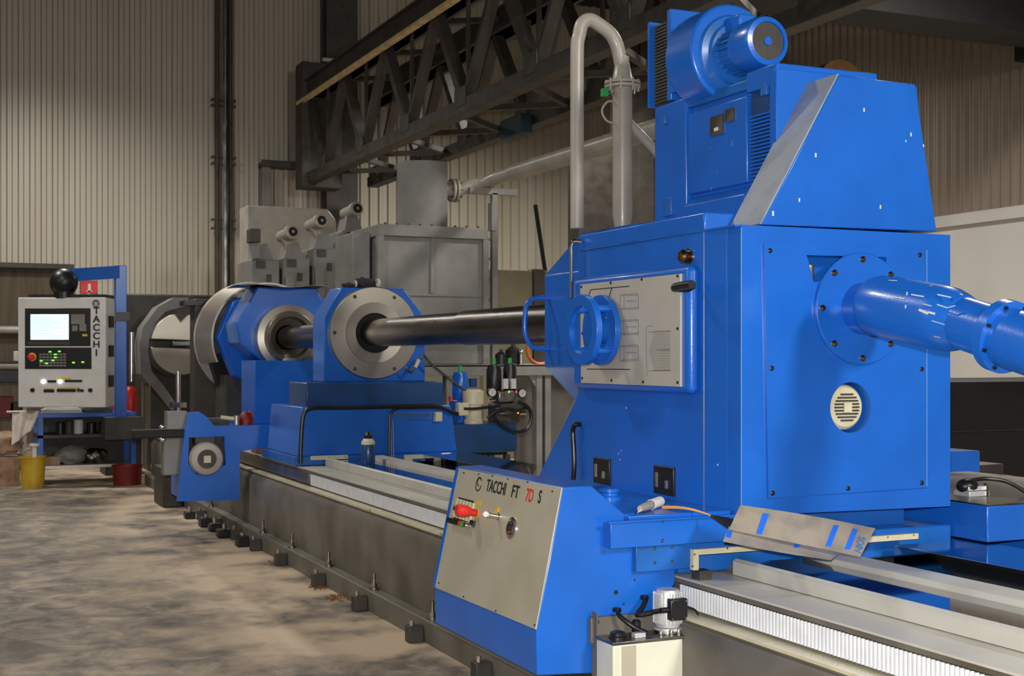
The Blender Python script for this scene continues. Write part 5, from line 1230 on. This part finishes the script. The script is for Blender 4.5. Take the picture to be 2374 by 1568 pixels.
# blue gallows post
xp = XA(279, yb-.1)
Gp = thing('pendant_arm', 'blue post with angled arm holding the control pendant', 'support arm', (xp, yb-.1, zt3))
pw = .14
ztp = ZA(616, xp, yb-.1)
MB().box(xp-pw/2, xp+pw/2, yb-.17, yb-.03, zt3-.1, ztp).build('post', BLUE, Gp, bev=.008)
pe_ = HY(168, 638, yb-.4)
MB().bar((xp+.0, yb-.1, ztp-.08), (pe_.x, yb-.4, pe_.z), .11, .16).build('arm', BLUE, Gp)
zb_k = ZA(736, xp, yb); MB().box(xp-pw/2-.02, xp+pw/2+.03, yb-.2, yb, zb_k-.05, zb_k+.06).build('clamp_band', BLACK, Gp)
pj = HY(148, 655, yb-.4); MB().ball(pj, .17, 1, 1, 1.0, 20).cyl(pj-Vector((0, 0, .1)), pj-Vector((0, 0, .2)), .12).build('swivel_joint', BLACK, Gp)
# pendant
yc = 16.9
pc_ = HY(143, 945, yc)
Pd = thing('control_pendant', 'white machine control pendant with a lit screen hanging from the blue arm', 'control panel', (pc_.x, yc, pc_.z), rz=math.radians(-27), local=True)
pwid, ph_ = 1.07, (945-690)*(yc*C_+pc_.x*S_)/F
hw = pwid/2
MB().box(-hw, hw, .04, .36, 0, ph_).build('cabinet', WHITE, Pd, bev=.02)
MB().box(-hw-.01, hw+.01, 0, .05, .0, ph_).build('front_frame', WHITE, Pd, bev=.012)
MB().box(-hw+.1, hw-.02, .05, .38, ph_, ph_+.04).build('top_cover', BLACK, Pd)
def lx(px_): return -hw+(px_-55)/(231-55)*pwid
def lz(py_): return (945-py_)/(945-690)*ph_
sc = MB().box(lx(68), lx(202), -.008, .004, lz(803), lz(715)).build('monitor_bezel', BLACK, Pd, bev=.004)
MB().box(lx(80), lx(158), -.012, -.006, lz(788), lz(729)).build('screen', SCREEN, sc)
m = MB()
for k in range(8): m.box(lx(84), lx(84+random.choice((40, 60, 70))), -.0135, -.0115, lz(736+k*6.2), lz(736+k*6.2)+.004)
m.build('screen_text', SCRB, sc)
for x0_, x1_, z0__, z1__ in ((163, 191, 752, 729), (165, 176, 768, 755), (180, 194, 768, 752)):
    MB().box(lx(x0_), lx(x1_), -.012, -.006, lz(z0__), lz(z1__)).build('key_field', GREYM, sc)
MB().box(lx(186), lx(196), -.014, -.006, lz(780), lz(775)).build('yellow_key', YLAB, sc)
MB().box(lx(75), lx(160), -.011, -.006, lz(800), lz(792)).build('soft_key_row', DARK, sc)
kb = MB().box(lx(68), lx(204), -.008, .004, lz(856), lz(806)).build('keyboard_panel', BLACK, Pd, bev=.004)
m = MB()
for r__ in range(5):
    for c__ in range(8): m.box(lx(98+c__*7), lx(103.5+c__*7), -.012, -.006, lz(824+r__*6.5), lz(820+r__*6.5))
m.build('key_grid', GREYM, kb)
for a, b in ((120, 816), (139, 815), (131, 822), (131, 829), (102, 837), (126, 836), (113, 843), (168, 841), (187, 840)):
    MB().box(lx(a-2.5), lx(a+2.5), -.016, -.010, lz(b+1.4), lz(b-1.4)).build('green_lamp', LAMP_G, kb)
MB().lathe((lx(83), -.004, lz(828)), (0, -1, 0), [(.052, 0), (.052, .006), (.04, .01), (0, .01)], 24).build('stop_ring', YLAB, kb)
MB().lathe((lx(83), -.01, lz(828)), (0, -1, 0), [(.04, 0), (.044, .03), (.03, .05), (0, .052)], 24).build('emergency_stop', RED, kb)
for a in (106, 140): MB().lathe((lx(a), -.0, lz(885)), (0, -1, 0), [(.026, 0), (.026, .02), (0, .026)], 18).build('lit_button', LAMP_W, Pd)
MB().box(lx(115), lx(132), -.014, 0, lz(887), lz(882)).box(lx(150), lx(185), -.014, 0, lz(886), lz(881)).build('switch_row', BLACK, Pd)
MB().box(lx(107), lx(128), -.014, 0, lz(910), lz(903)).box(lx(134), lx(172), -.014, 0, lz(909), lz(902)).box(lx(182), lx(188), -.014, 0, lz(909), lz(903)).build('switch_row', BLACK, Pd)
MB().lathe((lx(178), -.0, lz(905)), (0, -1, 0), [(.022, 0), (.022, .02), (0, .02)], 16).build('teal_button', TEAL, Pd)
for a in (84, 202): MB().lathe((lx(a), -.0, lz(905)), (0, -1, 0), [(.026, 0), (.026, .02), (0, .02)], 16).build('round_lock', BLACK, Pd)
MB().box(lx(136), lx(162), -.004, 0, lz(880), lz(876)).box(lx(108), lx(124), -.004, 0, lz(902), lz(900)).box(lx(135), lx(180), -.004, 0, lz(901), lz(898)).build('yellow_label', YLAB, Pd)
for k, ch in enumerate('TACCHI'):
    text(ch, .115, BLKL, Pd, 'lettering', (lx(214), -.002, lz(728+k*19.5)), (1, 0, 0), (0, 0, 1), .002, 1.1, 'CENTER', .003)
m = MB().ring((lx(213), -.004, lz(704)), 'y', .045, .032, .004, 28); m.build('logo_ring', BLKL, Pd)
m = MB().ring((lx(213), -.004, lz(703)), 'y', .022, .014, .004, 20); m.build('logo_ring', BLKL, Pd)
for z__ in (.25, .62, .98): MB().box(hw-.0, hw+.03, .12, .24, z__, z__+.14).build('side_hinge', BLACK, Pd)
# red hydrant sign, extinguishers, etc.
p = HY(210, 664, 25.9-.2)
t = thing('fire_sign', 'small red fire equipment sign on the end wall behind the pendant arm', 'sign', (p.x, 25.94, p.z-.12))
MB().box(p.x-.15, p.x+.15, 25.94, 25.964, p.z-.12, p.z+.12).build('sign_plate', RED, t)
MB().box(p.x-.02, p.x+.03, 25.935, 25.942, p.z-.09, p.z+.06).box(p.x-.05, p.x+.06, 25.935, 25.942, p.z-.09, p.z-.07).build('pictogram', WHITE, t)
for i, (px_, lab) in enumerate(((263, 'red fire extinguisher left of the blue post'), (303, 'red fire extinguisher right of the blue post'))):
    ye = 18.6; x_ = XA(px_, ye); z0__ = ZA(945, x_, ye); z1__ = ZA(895, x_, ye)
    t = thing('fire_extinguisher', lab, 'fire extinguisher', (x_, ye, z0__-.1), 'fire extinguishers')
    MB().lathe((x_, ye, z0__-.1), 'z', [(0, 0), (.09, 0), (.095, .02), (.095, z1__-z0__+.02), (.06, z1__-z0__+.08), (.03, z1__-z0__+.1), (0, z1__-z0__+.1)], 24).build('cylinder', RED, t)
    MB().box(x_-.03, x_+.05, ye-.03, ye+.03, z1__+.0, z1__+.06).build('valve', BLACK, t)
t = thing('extinguisher_shelf', 'grey cabinet behind the bench carrying the fire extinguishers', 'cabinet', (XA(285, 18.6), 18.8, 0))
MB().box(XA(240, 18.6), XA(322, 18.6), 18.4, 19.0, 0, ZA(945, 2.4, 18.6)-.1).build('cabinet_body', DARK, t, bev=.01)
MB().box(XA(240, 18.6)+.03, XA(322, 18.6)-.03, 18.385, 18.4, .05, .75).build('door', DARK, t)
# glowing lamp tubes behind the post: chrome rods
for i, (px_, a, b) in enumerate(((256, 785, 825), (305, 770, 830))):
    q_ = HY(px_, a, 19.2); r__ = HY(px_, b, 19.2)
    t = tag(MB().cyl((q_.x, 19.2, q_.z), (q_.x, 19.2, 0), .035, n=12).build('chrome_tube', CHROME), 'bright upright chrome tube '+('left of' if i == 0 else 'right of')+' the blue pendant post', 'tube', 'chrome tubes')
# red round pot, yellow bucket, cartons
p = HZ(295, 1124, 0)
t = thing('red_drum', 'low dark red metal tub on the floor beside the bench', 'tub', p)
MB().lathe(p, 'z', [(0, 0), (.17, 0), (.18, .23), (.185, .24), (.175, .24), (.165, .02), (0, .02)], 32).build('tub_body', DRED, t)
MB().ring(p+Vector((0, 0, .235)), 'z', .19, .175, .015).build('tub_rim', DRED, t)
p = HZ(76, 1131, 0)
t = thing('yellow_bucket', 'yellow paint bucket with brown smears on the floor at far left', 'bucket', p)
MB().lathe(p, 'z', [(0, 0), (.13, 0), (.15, .36), (.158, .365), (.158, .385), (.145, .385), (.14, .36), (0, .05)], 32).build('bucket_body', YEL, t)
MB().tube([p+Vector((.15*math.cos(a), 0, .36+.13*math.sin(a)*1)) for a in [PI*k/10 for k in range(11)]], .004, 6).build('bucket_handle', STEEL, t)
MB().lathe(p+Vector((.02, 0, .3)), 'z', [(0, 0), (.03, 0), (.03, .2), (.06, .21), (.06, .24), (0, .24)], 20).build('brush_stub', WHITE, t)
p = HZ(8, 1128, 0)
t = thing('carton', 'pale cardboard carton on the floor at the left edge', 'carton', p)
MB().box(p.x-.25, p.x+.19, p.y, p.y+.4, 0, .36).build('box_body', CARD, t, bev=.005); MB().box(p.x-.25, p.x+.19, p.y+.18, p.y+.22, .36, .363).build('tape', CREAM, t)
t = tag(ragf(MB(), Vector((p.x-.02, p.y+.15, .52)), .16, sz=.9).build('crumpled_sack', CARD, ang=60), 'crumpled brown paper sack on top of the carton at the left edge', 'sack')
# cloth hanging
xa_, xb2 = XA(28, yb-.1), XA(90, yb-.1)
def cl(u_, v_):
    x = xa_+(xb2-xa_)*u_*(1-.25*v_)+.0; z = zt3+.09-v_*(.42-.2*u_); return Vector((x, yb-.10+.03*math.sin(u_*11+v_*2), z))
tag(MB().grid(cl, 16, 10, .008).build('white_cloth', CLOTH, ang=70), 'white cloth hanging over the left end of the bench', 'cloth')
t = tag(MB().cyl((XA(15, yb-.1), yb-.1, zt3+.08), (XA(95, yb-.1), yb-.1, zt3+.08), .018, n=10).build('hanging_rail', STEEL), 'short steel rail at the left bench end carrying the white cloth', 'rail')
# shelf rack behind at left
yr = 19.8
x0_, x1_ = XA(-40, yr), XA(62, yr)
t = thing('steel_rack', 'dark steel storage rack behind the bench at the left edge', 'rack', ((x0_+x1_)/2, yr+.3, 0))
for x_ in (x0_, x1_-.05): 
    for y_ in (yr, yr+.6): MB().box(x_, x_+.05, y_, y_+.05, 0, ZA(830, x_, yr)+.15).build('upright', GREYP, t)
for z_ in (.15, .7, 1.2, 1.5): MB().box(x0_, x1_, yr, yr+.65, z_, z_+.04).build('shelf', DARK, t)
for i, (px_, z_, w_, h_, m_, lab) in enumerate(((10, .74, .12, .3, DRED, 'dark red tin on the steel rack'), (40, .74, .1, .22, DARK, 'dark box on the steel rack beside the red tin'), (22, 1.24, .16, .18, BLACK, 'black box on the upper rack shelf'), (48, 1.54, .09, .14, PAPER, 'small printed packet on top of the rack'))):
    x_ = XA(px_, yr+.2); o = MB().box(x_-w_, x_+w_, yr+.1, yr+.35, z_, z_+h_).build('storage_box', m_, bev=.008); tag(o, lab, 'box')
